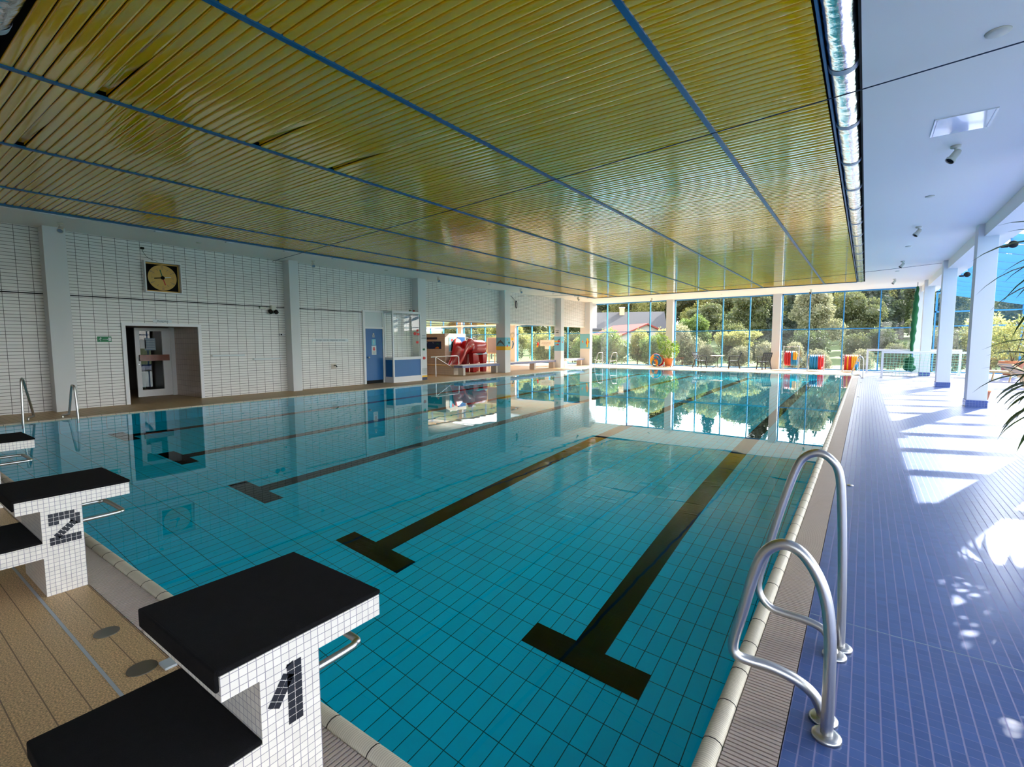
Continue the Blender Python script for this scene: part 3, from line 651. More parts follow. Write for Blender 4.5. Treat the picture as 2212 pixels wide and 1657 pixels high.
MB().prism([(10.70, 1.27), (10.725, 1.34), (10.785, 1.34), (10.81, 1.27), (10.785, 1.22), (10.725, 1.22)], 0, X+.003, X+.005).build('stop_mark', 'redpaint', s2)
text('STOP', .04, 'paper', s2, facing_x(X+.0056, 10.755, 1.28)); q = MB()
for i in range(4): q.box(X+.003, X+.0045, 10.69, 10.82, 1.09+.027*i, 1.098+.027*i)
q.build('printed_lines', 'ink', s2)
# glass supervision booth
t = thing('glass_booth', 'glazed booth with blue lower panel between the blue door and the third column', 'booth', (-14.15, 11.9, 0))
bx0, bx1, by0, by1, bz = XW+.002, -13.88, 11.24, 12.70, 2.68
q = MB()
for (x, y) in ((bx1-.06, by0), (bx1-.06, by1-.06), (bx0, by0)): q.box(x, x+.06, y, y+.06, 0, bz)
for z0, z1 in ((0, .22), (.86, .96), (bz-.07, bz)):
    q.box(bx1-.06, bx1-.004, by0+.06, by1-.06, z0, z1); q.box(bx0+.06, bx1-.06, by0+.004, by0+.05, z0, z1)
q.build('frame', 'alu', t)
q = MB(); q.box(bx1-.045, bx1-.02, by0+.06, by1-.06, .22, .86); q.box(bx0+.06, bx1-.06, by0+.015, by0+.035, .22, .86); q.build('lower_panel', 'bluedoor', t)
q = MB(); q.quad((bx1-.03, by0+.06, .96), (bx1-.03, by1-.06, .96), (bx1-.03, by1-.06, bz-.07), (bx1-.03, by0+.06, bz-.07)); q.quad((bx0+.06, by0+.025, .96), (bx1-.06, by0+.025, .96), (bx1-.06, by0+.025, bz-.07), (bx0+.06, by0+.025, bz-.07)); q.build('glass_pane', 'glass', t)
MB().box(bx0, bx1, by0, by1, bz, bz+.02).build('roof_panel', 'alu', t)
MB().box(bx0, bx1-.07, by0+.1, by1-.1, .88, .94).build('desk', 'pinktile' if False else 'benchtop', t)
for i, (y, z, r) in enumerate(((12.38, 1.86, .09), (12.52, 1.98, .07), (12.55, 1.84, .08), (12.50, 1.52, .08))):
    t2 = thing('red_sticker', ('large red fish sticker on the booth glass, leftmost of four', 'small red fish sticker on the booth glass, topmost of four', 'red fish sticker on the booth glass, below the topmost', 'dull red fish sticker on the booth glass, lowest of four')[i], 'sticker', (bx1-.02, y, z), 'stickers on the booth glass')
    q = MB().prism([(y-r, z), (y-r*.4, z+r*.7), (y+r*.5, z+r*.5), (y+r, z+r*.75), (y+r*.8, z), (y+r, z-r*.7), (y+r*.5, z-r*.5), (y-r*.4, z-r*.7)], 0, bx1-.029, bx1-.026); q.build('shape', 'redpaint', t2)
for y, c_, lb in ((12.22, 'leaf_pot', 'small green plant on top of the glass booth'), (12.42, 'redpaint', 'small red ornament on top of the glass booth')):
    t = thing('booth_ornament', lb, 'ornament', (-13.98, y, 2.70)); q = MB()
    for i in range(26):
        a = random.uniform(0, 2*PI); e = random.uniform(.1, 1.3); l = random.uniform(.04, .09); p = Vector((-13.98, y, 2.715)); d = Vector((math.cos(a)*math.cos(e), math.sin(a)*math.cos(e), math.sin(e)))
        sd_ = d.cross(Vector((0, 0, 1))).normalized()*.018; q.quad(p, p+d*l*.5+sd_, p+d*l, p+d*l*.5-sd_)
    q.build('leaves', c_, t); MB().lathe([(.0001, 0), (.03, 0), (.035, .03), (.0001, .03)], (-13.98, y, 2.70), 12).build('base', 'cream' if c_ != 'redpaint' else 'redpaint', t)

# painted decorations on the columns
def blob(name, label, cat, pts, x, mat, parent=None, group=None):
    q = MB().prism(pts, 0, x, x+.004); o = q.build(name, mat, parent)
    return tag(o, label, cat, group) if label else o
def fishpts(cy, cz, r, d=1):
    return [(cy-d*r, cz), (cy-d*r*.6, cz+r*.6), (cy, cz+r*.75), (cy+d*r*.5, cz+r*.35), (cy+d*r, cz+r*.55), (cy+d*r*.85, cz), (cy+d*r, cz-r*.55), (cy+d*r*.5, cz-r*.35), (cy, cz-r*.7), (cy-d*r*.6, cz-r*.5)]
X = -14.049
t = thing('swimmers_notice', 'small two line notice on the third column reading NUR FÜR SCHWIMMER', 'notice', (X, 12.93, 1.73))
text('NUR FÜR', .075, 'ink', t, facing_x(X+.001, 12.99, 1.78, .62)); text('SCHWIMMER', .075, 'ink', t, facing_x(X+.001, 12.99, 1.68, .56))
tag(blob('fish_sticker', None, None, fishpts(12.98, 1.23, .07, -1), X, 'greenp'), 'green fish sticker on the third column beside the booth', 'sticker', 'fish stickers on the third column')
tag(blob('fish_sticker', None, None, fishpts(12.99, .88, .085, 1), X, 'ringred'), 'red fish sticker on the third column beside the booth', 'sticker', 'fish stickers on the third column')
t = thing('wave_band', 'blue and yellow painted band with wavy lines at the foot of the third column', 'painted band', (X, 12.93, .1))
MB().box(X, X+.003, 12.725, 13.145, 0, .11).build('navy_stripe', 'navypaint', t); MB().box(X, X+.003, 12.725, 13.145, .11, .18).build('yellow_stripe', 'yelpaint', t)
q = MB()
for j in range(4):
    for i in range(7): q.bar((X+.002, 12.74+.058*i, .24+.06*j), (X+.002, 12.77+.058*i, .29+.06*j), .007, .002, (1, 0, 0)); q.bar((X+.002, 12.77+.058*i, .29+.06*j), (X+.002, 12.798+.058*i, .24+.06*j), .007, .002, (1, 0, 0))
q.build('wave_lines', 'greyp', t)
# column 4: dolphin mural on two faces
t = thing('dolphin_mural', 'painted dolphin mural with blue sea and yellow sand on the fourth column', 'mural', (X, 18.7, 1.4))
y0, y1 = 18.5, 18.95
q = MB(); q.box(X, X+.003, y0, y1, 1.31, 1.74); q.box(-14.6, X+.003, y0-.003, y0, 1.31, 1.74); q.build('sea', 'skypaint', t)
q = MB(); q.box(X, X+.003, y0, y1, 1.12, 1.31); q.box(-14.6, X+.003, y0-.003, y0, 1.12, 1.31); q.build('sand', 'yelpaint', t)
q = MB(); arc = [(-14.56, 1.32), (-14.54, 1.45), (-14.46, 1.55), (-14.36, 1.60), (-14.33, 1.64), (-14.29, 1.59), (-14.2, 1.53), (-14.12, 1.42), (-14.08, 1.32), (-14.17, 1.40), (-14.27, 1.47), (-14.38, 1.49), (-14.48, 1.42)]
q.prism(arc, 1, y0-.006, y0-.003).build('dolphin', 'greyp', t)
MB().prism(fishpts(18.83, 1.48, .08), 0, X+.003, X+.006).build('turtle', 'greenp', t); MB().disc((X+.003, 18.68, 1.32), .055, (1, 0, 0), .003).build('ball', 'redpaint', t)
MB().prism([(18.70+.03*math.cos(PI/2+2*PI*i/10)*(1 if i % 2 == 0 else .45)*1.6, 1.63+.03*math.sin(PI/2+2*PI*i/10)*(1 if i % 2 == 0 else .45)*1.6) for i in range(10)], 0, X+.003, X+.005).build('star', 'orange', t)
# column 5
t = thing('parrot_fish_mural', 'blue mural of two yellow and red fish on the fifth column', 'mural', (X, 24.1, 1.4)); y0, y1 = 24.0, 24.36
q = MB(); q.box(X, X+.003, y0, y1, .99, 1.83); q.box(-14.5, X+.003, y0-.003, y0, .99, 1.83); q.build('water_ground', 'skypaint', t)
fx = lambda cx, cz, r, d=1: fishpts(cx, cz, r, d)
MB().prism([(-14.48, 1.55), (-14.46, 1.60), (-14.26, 1.60), (-14.26, 1.50), (-14.46, 1.50)], 1, y0-.006, y0-.003).build('yellow_fin', 'yelpaint', t)
MB().prism(fx(-14.19, 1.55, .10), 1, y0-.007, y0-.003).build('red_fish', 'redpaint', t); MB().prism([(-14.26, 1.64), (-14.12, 1.72), (-14.1, 1.70), (-14.16, 1.62)], 1, y0-.006, y0-.003).build('green_fin', 'greenp', t)
MB().prism(fx(-14.25, 1.36, .07), 1, y0-.006, y0-.003).build('small_fish', 'redpaint', t); MB().prism([(-14.43, 1.35), (-14.40, 1.385), (-14.30, 1.38), (-14.30, 1.33), (-14.40, 1.32)], 1, y0-.006, y0-.003).build('orange_nose', 'orange', t)
t = thing('submarine_poster', 'grey poster with a dark submarine above the mural on the fifth column', 'poster', (-14.3, 24.0, 2.04))
MB().box(-14.43, -14.17, 23.994, 24.0, 1.87, 2.22).build('sheet', 'cream', t)
MB().prism([(-14.41, 2.06), (-14.36, 2.035), (-14.24, 2.035), (-14.19, 2.06), (-14.22, 2.08), (-14.27, 2.085), (-14.28, 2.12), (-14.31, 2.12), (-14.31, 2.085), (-14.38, 2.08)], 1, 23.990, 23.994).build('submarine', 'greyp', t)
q = MB().box(-14.42, -14.18, 23.991, 23.994, 2.16, 2.18); q.build('heading', 'greyp', t)
t = thing('seahorse_mural', 'blue mural of a yellow seahorse on the last column by the far window', 'mural', (-14.4, 27.7, 1.5)); y0 = 27.7
q = MB(); q.box(-14.75, X+.003, y0-.003, y0, 1.08, 2.02); q.build('water_ground', 'skypaint', t)
MB().prism([(-14.30, 1.20), (-14.24, 1.15), (-14.18, 1.20), (-14.16, 1.35), (-14.14, 1.55), (-14.15, 1.70), (-14.19, 1.76), (-14.26, 1.72), (-14.31, 1.70), (-14.25, 1.66), (-14.24, 1.5), (-14.26, 1.35), (-14.25, 1.24), (-14.28, 1.24)], 1, y0-.007, y0-.003).build('seahorse', 'yelpaint', t)
MB().prism([(-14.25, 1.62), (-14.32, 1.5), (-14.31, 1.38), (-14.25, 1.34)], 1, y0-.009, y0-.003).build('belly', 'redpaint', t); MB().prism([(-14.14, 1.58), (-14.08, 1.52), (-14.11, 1.42), (-14.14, 1.42)], 1, y0-.006, y0-.003).build('back_fin', 'redpaint', t)
MB().prism([(-14.58, 1.66), (-14.55, 1.60), (-14.50, 1.50), (-14.53, 1.42), (-14.56, 1.48), (-14.63, 1.54), (-14.58, 1.57)], 1, y0-.006, y0-.003).build('small_fish', 'orange', t)
for i, (y, z, m_, lb) in enumerate(((27.85, 1.95, 'orange', 'tiny orange sticker on the side of the last column, upper one'), (27.85, 1.45, 'yelpaint', 'tiny yellow sticker on the side of the last column, lower one'), (24.18, 1.5, 'redpaint', 'tiny red seahorse sticker on the window side of the fifth column'))):
    tag(MB().prism(fishpts(y, z, .05), 0, X+.004, X+.007).build('side_sticker', m_), lb, 'sticker')

# ================================================================== CHILDREN'S AREA
# long bench with speckled edge
def bench(lb, y0, y1, sup):
    t = thing('long_bench', lb, 'bench', (-14.65, (y0+y1)/2, 0), 'benches between the columns')
    MB().box(-14.92, -14.40, y0, y1, .45, .47).build('seat_top', 'benchtop', t); MB().box(-14.92, -14.38, y0-.0, y1, .345, .45).build('speckled_edge', 'benchblue', t)
    for y in sup: MB().box(-14.75, -14.43, y-.07, y+.07, 0, .345).build('support', 'concrete', t)
bench('long bench with blue speckled edge in front of the red elephant slide', 15.7, 18.48, (15.87, 18.32)); bench('long bench with blue speckled edge beyond the dolphin column', 18.97, 23.97, (19.3, 21.8, 23.85)); bench('short pale bench beyond the fish column near the far window', 24.85, 27.65, (25.0, 27.3))
t = thing('bench_return', 'low shelf bench running from the speckled bench to the tiled hut', 'bench', (-16, 15.9, 0)); MB().box(-18.2, -14.95, 15.72, 16.1, .40, .46).build('seat_top', 'woodpale', t); MB().box(-18.2, -15.0, 15.78, 16.1, 0, .40).build('base', 'beigebox', t)
t = thing('waste_bin', 'small beige bin with brown slanted top behind the fish column', 'bin', (-14.2, 24.62, 0))
MB().box(-14.36, -14.06, 24.48, 24.78, 0, .40).build('body', 'concrete', t); MB().prism([(24.46, .40), (24.80, .40), (24.63, .50)], 0, -14.38, -14.04).build('slanted_top', 'board', t)
# tiled hut
t = thing('tiled_hut', 'beige tiled cubicle with sea posters and blue door left of the elephant slide', 'cubicle', (-17.5, 17.5, 0))
MB().box(-19.4, -16.4, 16.7, 18.25, 0, 1.93).build('wall_block', 'beigebox', t); MB().box(-16.4, -16.38, 17.6, 18.18, 0, 1.78).build('door', 'bluedoor', t)
MB().box(-19.4, -16.41, 16.71, 18.24, 1.93, 1.95).build('top_slab', 'white', t)
t = thing('seabed_poster', 'dark blue seabed poster with orange and green shapes on the tiled hut', 'poster', (-17.3, 16.7, 1.4))
MB().box(-17.95, -16.65, 16.69, 16.698, 1.19, 1.56).build('sheet', 'navy', t)
MB().prism([(-17.1, 1.21), (-17.0, 1.27), (-16.88, 1.31), (-16.8, 1.26), (-16.8, 1.21)], 1, 16.686, 16.69).build('orange_shell', 'orange', t); MB().prism([(-17.0, 1.4), (-16.93, 1.48), (-16.85, 1.47), (-16.8, 1.38), (-16.88, 1.42)], 1, 16.686, 16.69).build('green_weed', 'greenp', t)
MB().prism([(-17.9, 1.2), (-17.7, 1.34), (-17.5, 1.2)], 1, 16.686, 16.69).build('pale_rock', 'greyp', t)
q = MB(); q.bar((-17.65, 16.688, 1.52), (-17.62, 16.688, 1.48), .012, .003, (0, 1, 0)); q.bar((-17.62, 16.688, 1.48), (-17.58, 16.688, 1.52), .012, .003, (0, 1, 0)); q.bar((-17.22, 16.688, 1.53), (-17.2, 16.688, 1.49), .012, .003, (0, 1, 0)); q.bar((-17.2, 16.688, 1.49), (-17.15, 16.688, 1.48), .012, .003, (0, 1, 0)); q.build('white_birds', 'paper', t)
t = thing('hut_name_board', 'narrow dark teal board above the seabed poster', 'board', (-17.3, 16.7, 1.7)); MB().box(-17.9, -16.93, 16.685, 16.698, 1.66, 1.77).build('board', 'navypaint', t)
t = thing('bird_poster', 'tall light blue poster with a slender black figure on the sunlit hut wall', 'poster', (-16.4, 17.15, 1.4))
MB().box(-16.398, -16.39, 16.98, 17.34, 1.04, 1.76).build('sheet', 'skypaint', t)
MB().prism([(17.12, 1.08), (17.16, 1.3), (17.18, 1.45), (17.17, 1.55), (17.25, 1.55), (17.24, 1.42), (17.25, 1.25), (17.30, 1.12)], 0, -16.39, -16.386).build('black_figure', 'black', t); MB().prism([(17.13, 1.58), (17.16, 1.70), (17.27, 1.70), (17.28, 1.60), (17.2, 1.56)], 0, -16.39, -16.386).build('red_patch', 'redpaint', t); MB().prism([(17.0, 1.04), (17.02, 1.08), (17.30, 1.10), (17.33, 1.04)], 0, -16.39, -16.386).build('white_foot', 'paper', t); MB().prism([(17.03, 1.58), (17.0, 1.5), (17.03, 1.4), (17.08, 1.37), (17.04, 1.45), (17.04, 1.52)], 0, -16.39, -16.386).build('white_crescent', 'paper', t)
# rail by the bench
t = thing('steel_rail', 'steel barrier rail with a diagonal brace in front of the tiled hut', 'barrier', (-15.0, 15.2, 0))
MB().tube([(-15, 14.3, .87), (-15, 14.6, .88), (-15, 16.0, .88), (-15, 16.08, .86), (-15, 16.13, .80), (-15, 16.14, .0)], .024, 12).build('top_rail', 'steel', t); MB().tube([(-15, 14.61, .87), (-15, 14.61, 0)], .02, 12).build('post', 'steel', t); MB().tube([(-15, 14.63, .85), (-15, 15.75, .32)], .02, 12).build('brace', 'steel', t)
# elephant slide
t = thing('elephant_slide', 'red fibreglass elephant slide with trunk chute and ear flaps', 'slide', (-16.0, 18.6, 0))
def surf(sections, n=20):
    q = MB(); vs = []
    for (c, rx, rz, yaw_) in sections:
        for k in range(n):
            a = 2*PI*k/n; u = math.copysign(abs(math.cos(a))**.62, math.cos(a))*rx; w = math.copysign(abs(math.sin(a))**.62, math.sin(a))*rz
            vs.append((c[0]+u*math.cos(yaw_), c[1]+u*math.sin(yaw_), c[2]+w))
    m = len(sections); q.add(vs, [(i*n+k, i*n+(k+1) % n, (i+1)*n+(k+1) % n, (i+1)*n+k) for i in range(m-1) for k in range(n)], True)
    q.add(vs[:n], [tuple(range(n))]); q.add(vs[-n:], [tuple(range(n))]); return q
surf([((-15.93, 17.80, 1.26), .38, .33, 0), ((-15.93, 17.86, 1.27), .42, .355, 0), ((-15.93, 18.2, 1.27), .425, .365, 0), ((-15.93, 18.75, 1.27), .425, .365, 0), ((-15.93, 18.9, 1.26), .41, .35, 0), ((-15.93, 18.96, 1.25), .34, .30, 0)]).build('body', 'red', t)
q = MB(); vs = []; K = 13   # head and trunk: a chute between two ear-shaped side walls
sec = [(17.84, -15.93, 1.22, 1.55, .40), (17.72, -15.93, 1.20, 1.66, .42), (17.55, -15.93, 1.13, 1.70, .42), (17.38, -15.93, 1.00, 1.66, .41), (17.26, -15.92, .86, 1.50, .40), (17.15, -15.90, .72, 1.18, .38), (17.02, -15.87, .58, .92, .36), (16.86, -15.82, .47, .74, .34), (16.66, -15.75, .37, .58, .32), (16.44, -15.65, .30, .47, .30), (16.22, -15.55, .25, .40, .28), (16.08, -15.48, .22, .34, .26)]
rows_ = []
for (y, xc, zf, zt, w) in sec:
    prof_ = []
    for k in range(K):
        a = PI*k/(K-1); prof_.append((xc-math.cos(a)*w, zf+(zt-zf)*(1-math.sin(a)**.55)))
    low = zf-.10 if zf > .35 else zf-.05
    out_ = [(xc+w+.055, zt-.02), (xc+w+.05, (zt+low)/2), (xc+w*.8, low), (xc, low-.03), (xc-w*.8, low), (xc-w-.05, (zt+low)/2), (xc-w-.055, zt-.02)]
    rows_.append([(x, y, z) for x, z in prof_+[(xc+w+.03, zt+.02)]+out_+[(xc-w-.03, zt+.02)]])
m = len(rows_[0]); vs = [p for r in rows_ for p in r]
q.add(vs, [(i*m+k, i*m+(k+1) % m, (i+1)*m+(k+1) % m, (i+1)*m+k) for i in range(len(rows_)-1) for k in range(m)], True)
q.add(rows_[-1], [tuple(range(m))]); q.add(rows_[0], [tuple(range(m))[::-1]]); q.build('trunk_chute', 'red', t)
for sx in (-1, 1):
    MB().lathe([(.0001, 0), (.03, 0), (.02, .012), (.0001, .015)], (-15.93+sx*.475, 17.5, 1.32), 14, (sx, 0, 0)).build('eye', 'paper', t)
    for y in (17.98, 18.76):
        q = MB(); xc = -15.93+sx*.25
        for (z0, a0, z1, a1) in ((0, .13, .45, .145), (.45, .145, .95, .20)):
            q.add([(xc-a0, y-a0, z0), (xc+a0, y-a0, z0), (xc+a0, y+a0, z0), (xc-a0, y+a0, z0), (xc-min(a1, .17), y-a1, z1), (xc+min(a1, .17), y-a1, z1), (xc+min(a1, .17), y+a1, z1), (xc-min(a1, .17), y+a1, z1)], [(3, 2, 1, 0), (4, 5, 6, 7), (0, 1, 5, 4), (1, 2, 6, 5), (2, 3, 7, 6), (3, 0, 4, 7)])
        q.build('leg', 'red', t, bevel=.03)
    MB().tube(smooth_path([(-15.93+sx*.22, 18.0, 1.6), (-15.93+sx*.22, 18.0, 1.72), (-15.93+sx*.22, 18.18, 1.72), (-15.93+sx*.22, 18.2, 1.6)]), .014, 8).build('grab_handle', 'steel', t)
MB().box(-16.36, -15.5, 18.0, 18.94, .90, .93).build('joint_band', 'skypaint', t)
t = thing('pinboard', 'brown framed pinboard standing in front of the wing window', 'board', (-16.0, 20.0, 0))
MB().box(-16.35, -15.72, 19.98, 20.02, .92, 1.75).build('panel', 'board', t); q = MB()
for a_ in ((-16.37, -16.33, .9, 1.77), (-15.74, -15.70, .9, 1.77), (-16.37, -15.70, .9, .94), (-16.37, -15.70, 1.73, 1.77)): q.box(a_[0], a_[1], 19.97, 20.03, a_[2], a_[3])
q.build('frame', 'woodpale', t)
for x in (-16.25, -15.85): MB().box(x-.02, x+.02, 19.98, 20.02, 0, .9).build('leg', 'woodpale', t)
t = thing('window_notice', 'large white printed notice hung in the wing window', 'notice', (-18.3, 29.3, 1.5))
MB().box(-18.85, -17.80, 29.30, 29.305, 1.23, 1.66).build('sheet', 'paper', t)
for i, s_ in enumerate(('Bitte beachten Sie', 'die Ordnung im Kinderbereich', 'Eltern beaufsichtigen ihre Kinder', 'auch im Planschbecken')):
    if i: text(s_, .06, 'ink', t, facing_ny(-18.33, 29.298, 1.58-.09*i, 1.0))
t = thing('window_leaflet', 'small white leaflet below the large window notice', 'notice', (-18.25, 29.3, 1.1)); MB().box(-18.45, -18.1, 29.30, 29.305, 1.0, 1.22).build('sheet', 'paper', t)
t = thing('window_sheet', 'blank white sheet beside the large window notice', 'notice', (-17.65, 29.3, 1.45)); MB().box(-17.78, -17.45, 29.30, 29.305, 1.25, 1.66).build('sheet', 'paper', t)
t = thing('parrot_sticker', 'red and yellow parrot sticker on the wing window', 'sticker', (-19.1, 29.33, 1.4)); MB().prism([(-19.15, 1.15), (-19.05, 1.2), (-18.98, 1.4), (-19.05, 1.55), (-19.12, 1.45)], 1, 29.33, 29.335).build('body', 'redpaint', t); MB().prism([(-19.2, 1.16), (-19.1, 1.12), (-19.06, 1.25), (-19.16, 1.3)], 1, 29.327, 29.33).build('tail', 'yelpaint', t)
# dolphin sticker and clock on the wing's window column
t = thing('round_wall_clock', 'small round pale clock on the column beside the wing window', 'clock', (-21.2, 29.1, 2.4)); MB().lathe([(.0001, 0), (.17, 0), (.17, .04), (.0001, .04)], (-21.18, YW-.3, 2.05), 28, (0, -1, 0)).build('face', 'cream', t); MB().lathe([(.15, .04), (.18, .05), (.18, 0)], (-21.18, YW-.3, 2.05), 28, (0, -1, 0)).build('rim', 'band', t)
t = thing('ball_dolphin_sticker', 'blue dolphin sticker balancing a red and yellow ball beside the wing window', 'sticker', (-21.15, 29.09, 1.4))
MB().prism([(-21.3, 1.0), (-21.2, 1.05), (-21.1, 1.2), (-21.05, 1.4), (-21.12, 1.58), (-21.22, 1.62), (-21.16, 1.45), (-21.2, 1.2)], 1, 29.095, 29.1).build('dolphin', 'bluedoor', t); MB().disc((-21.2, 29.1, 1.75), .1, (0, -1, 0), .004).build('ball', 'yelpaint', t)

# ================================================================== FAR DECK
def chair(label, loc, rz, slats='v'):
    t = thing('garden_chair', label, 'chair', loc, 'black garden chairs by the far window', world=False); t.rotation_euler = (0, 0, rz)
    # local: chair faces +X
    q = MB(); q.box(-.22, .24, -.23, .23, .40, .43); q.box(.2, .25, -.23, .23, .36, .42); q.build('seat', 'blackplastic', t, bevel=.01)
    q = MB(); lean = .17
    def P(y, z): return (-.20-lean*(z-.43)/.45, y, z)
    q.bar(P(-.21, .43), P(-.23, .88), .035, .03, (0, 1, 0)); q.bar(P(.21, .43), P(.23, .88), .035, .03, (0, 1, 0)); q.bar(P(-.24, .87), P(.24, .87), .07, .03, (1, 0, 0)); q.bar(P(-.22, .50), P(.22, .50), .04, .025, (1, 0, 0))
    if slats == 'v':
        for i in range(5): y = -.13+.065*i; q.bar(P(y*.8, .50), P(y, .86), .03, .015, (1, 0, 0))
    else:
        for i in range(5): q.bar(P(-.22, .56+.065*i), P(.22, .56+.065*i), .035, .018, (1, 0, 0))
        for y in (-.11, 0, .11): q.bar(P(y, .5), P(y, .86), .02, .016, (0, 1, 0))
    q.build('backrest', 'blackplastic', t)
    for s_ in (-1, 1):
        MB().tube(smooth_path([P(s_*.245, .68), (-.1, s_*.26, .69), (.15, s_*.265, .675), (.24, s_*.255, .64), (.245, s_*.24, .42)], 5), .02, 8).build('armrest', 'blackplastic', t)
        for x0, x1 in ((.22, .27), (-.20, -.30)): MB().bar((x0, s_*.215, .41), (x1, s_*.25, 0), .042, .035).build('leg', 'blackplastic', t)
    return t
chair('black slatted garden chair facing the small table from its left', (-7.28, 28.2, 0), math.radians(-20))
chair('black slatted garden chair on the right side of the small table', (-5.48, 28.3, 0), math.radians(195))
chair('black garden chair with cross-slatted back standing alone beside the window column', (-3.98, 28.3, 0), math.radians(128), 'h')
t = thing('garden_table', 'small round-edged table with black legs between two garden chairs', 'table', (-6.42, 28.45, 0))
MB().box(-6.72, -6.12, 28.15, 28.75, .685, .71).build('table_top', 'benchtop', t, bevel=.01)
for sx in (-1, 1):
    MB().tube(smooth_path([(-6.42+sx*.24, 28.45, .685), (-6.42+sx*.06, 28.45, .58), (-6.42+sx*.045, 28.45, .3), (-6.42+sx*.06, 28.45, .10), (-6.42+sx*.26, 28.45, .0)], 6), .018, 8).build('leg', 'blackplastic', t)
MB().tube([(-6.42, 28.2, .02), (-6.42, 28.42, .12), (-6.42, 28.48, .12), (-6.42, 28.7, .02)], .016, 8).build('foot', 'blackplastic', t)

# swim rings
def torus(R, r, n=40, m=10, a0=0, a1=2*PI, rib=.006):
    q = MB(); vs = []; full = abs(a1-a0-2*PI) < 1e-6; N = n if full else n+1
    for i in range(N):
        a = a0+(a1-a0)*i/n; rr = r+rib*(1 if i % 2 else -1)
        for k in range(m):
            b_ = 2*PI*k/m; vs.append((math.sin(b_)*rr, (R+rr*math.cos(b_))*math.cos(a), (R+rr*math.cos(b_))*math.sin(a)))
    fs = [(i*m+k, i*m+(k+1) % m, ((i+1) % N)*m+(k+1) % m, ((i+1) % N)*m+k) for i in range(N if full else N-1) for k in range(m)]
    return q.add(vs, fs, True)
def ring(label, loc, rot, R, r, colors, group, rot2=0):
    t = thing('swim_ring', label, 'swim ring', loc, group, world=False); t.rotation_euler = rot
    if len(colors) == 1: torus(R, r, 60).build('tube', colors[0], t)
    else:
        n = len(colors)
        for i, c_ in enumerate(colors): torus(R, r, 60//n, 10, rot2+2*PI*i/n, rot2+2*PI*(i+1)/n).build('tube_half', c_, t)
    return t
RR, RY, RB = 'ringred', 'ringyel', 'ringblue'
def rack(n, xs_, ztop, zbot, cols, frame_h, lbrack, where):
    x0, x1 = xs_; t = thing('ring_rack', lbrack, 'rack', ((x0+x1)/2, 28.3, 0), 'racks of swim rings'); yc = 28.3
    for x in (x0-.06, x1+.06):
        MB().tube(smooth_path([(x, yc-.28, .03), (x, yc-.05, frame_h-.06), (x, yc, frame_h), (x, yc+.05, frame_h-.06), (x, yc+.28, .03)], 4), .014, 8).build('side_frame', 'steel', t)
    MB().tube([(x0-.06, yc, frame_h), (x1+.06, yc, frame_h)], .014, 8).build('top_bar', 'steel', t)
    MB().tube([(x0-.06, yc, ztop-.13), (x1+.06, yc, ztop-.13)], .014, 8).build('hanging_bar', 'steel', t)
    for x in (x0-.06, x1+.06):
        for y in (yc-.28, yc+.28): MB().lathe([(.0001, -.01), (.028, -.01), (.028, .01), (.0001, .01)], (x, y, .03), 12, (1, 0, 0)).build('castor', 'wood', t)
    R = (ztop-zbot)/2-.055; m = len(cols)
    for i, c_ in enumerate(cols):
        x = x0+.06+(x1-x0-.12)*i/(m-1)
        nm = {RR: 'red', RB: 'blue', RY: 'yellow'}
        col = nm[c_[0]]+(' and '+nm[c_[1]] if len(c_) > 1 else '')
        pos = ['first', 'second', 'third', 'fourth', 'fifth', 'sixth'][i]
        ring('%s swim ring hanging %s from the left on the %s' % (col, pos, where), (x, yc, (ztop+zbot)/2), (0, random.uniform(-.05, .05), random.uniform(-.12, .12)), R, .052, c_, 'swim rings on the racks', .15)
rack(1, (-3.0, -2.42), .99, .22, [(RR,), (RR,), (RR,), (RB,), (RY, RB), (RY, RB)], 1.21, 'steel rack with red and blue swim rings beside the window column', 'rack by the column')
rack(2, (-1.88, -1.30), .80, .04, [(RB,), (RB,), (RB,), (RB,), (RR,), (RR,)], .78, 'low steel rack with four blue and two red swim rings', 'middle rack')
rack(3, (-.40, .17), .82, .04, [(RR,), (RY,), (RR,), (RY,), (RY,), (RY, RB)], .80, 'low steel rack with yellow and red swim rings beside the goal frames', 'rack nearest the goals')
G = 'swim rings leaning by the potted plant'
for lb, loc, R, r, cols, rz in (('large red swim ring at the back of the pile by the potted plant', (-10.08, 28.75, .40), .335, .055, (RR,), 1.35), ('large yellow and blue swim ring in the pile by the potted plant', (-10.02, 28.60, .385), .32, .055, (RB, RY), 1.4),
    ('mid-sized yellow and blue swim ring in the pile by the potted plant', (-10.0, 28.46, .34), .24, .05, (RB, RY), 1.45), ('small blue and yellow swim ring innermost in the pile by the potted plant', (-9.97, 28.37, .32), .155, .045, (RY, RB), 1.5), ('maroon swim ring half hidden between the pile and the terracotta pot', (-9.82, 28.80, .36), .30, .05, (RR,), 1.1)):
    o = ring(lb, loc, (0, .12, rz), R, r, cols, G, 1.2)
    o.location.z = R+r+.0

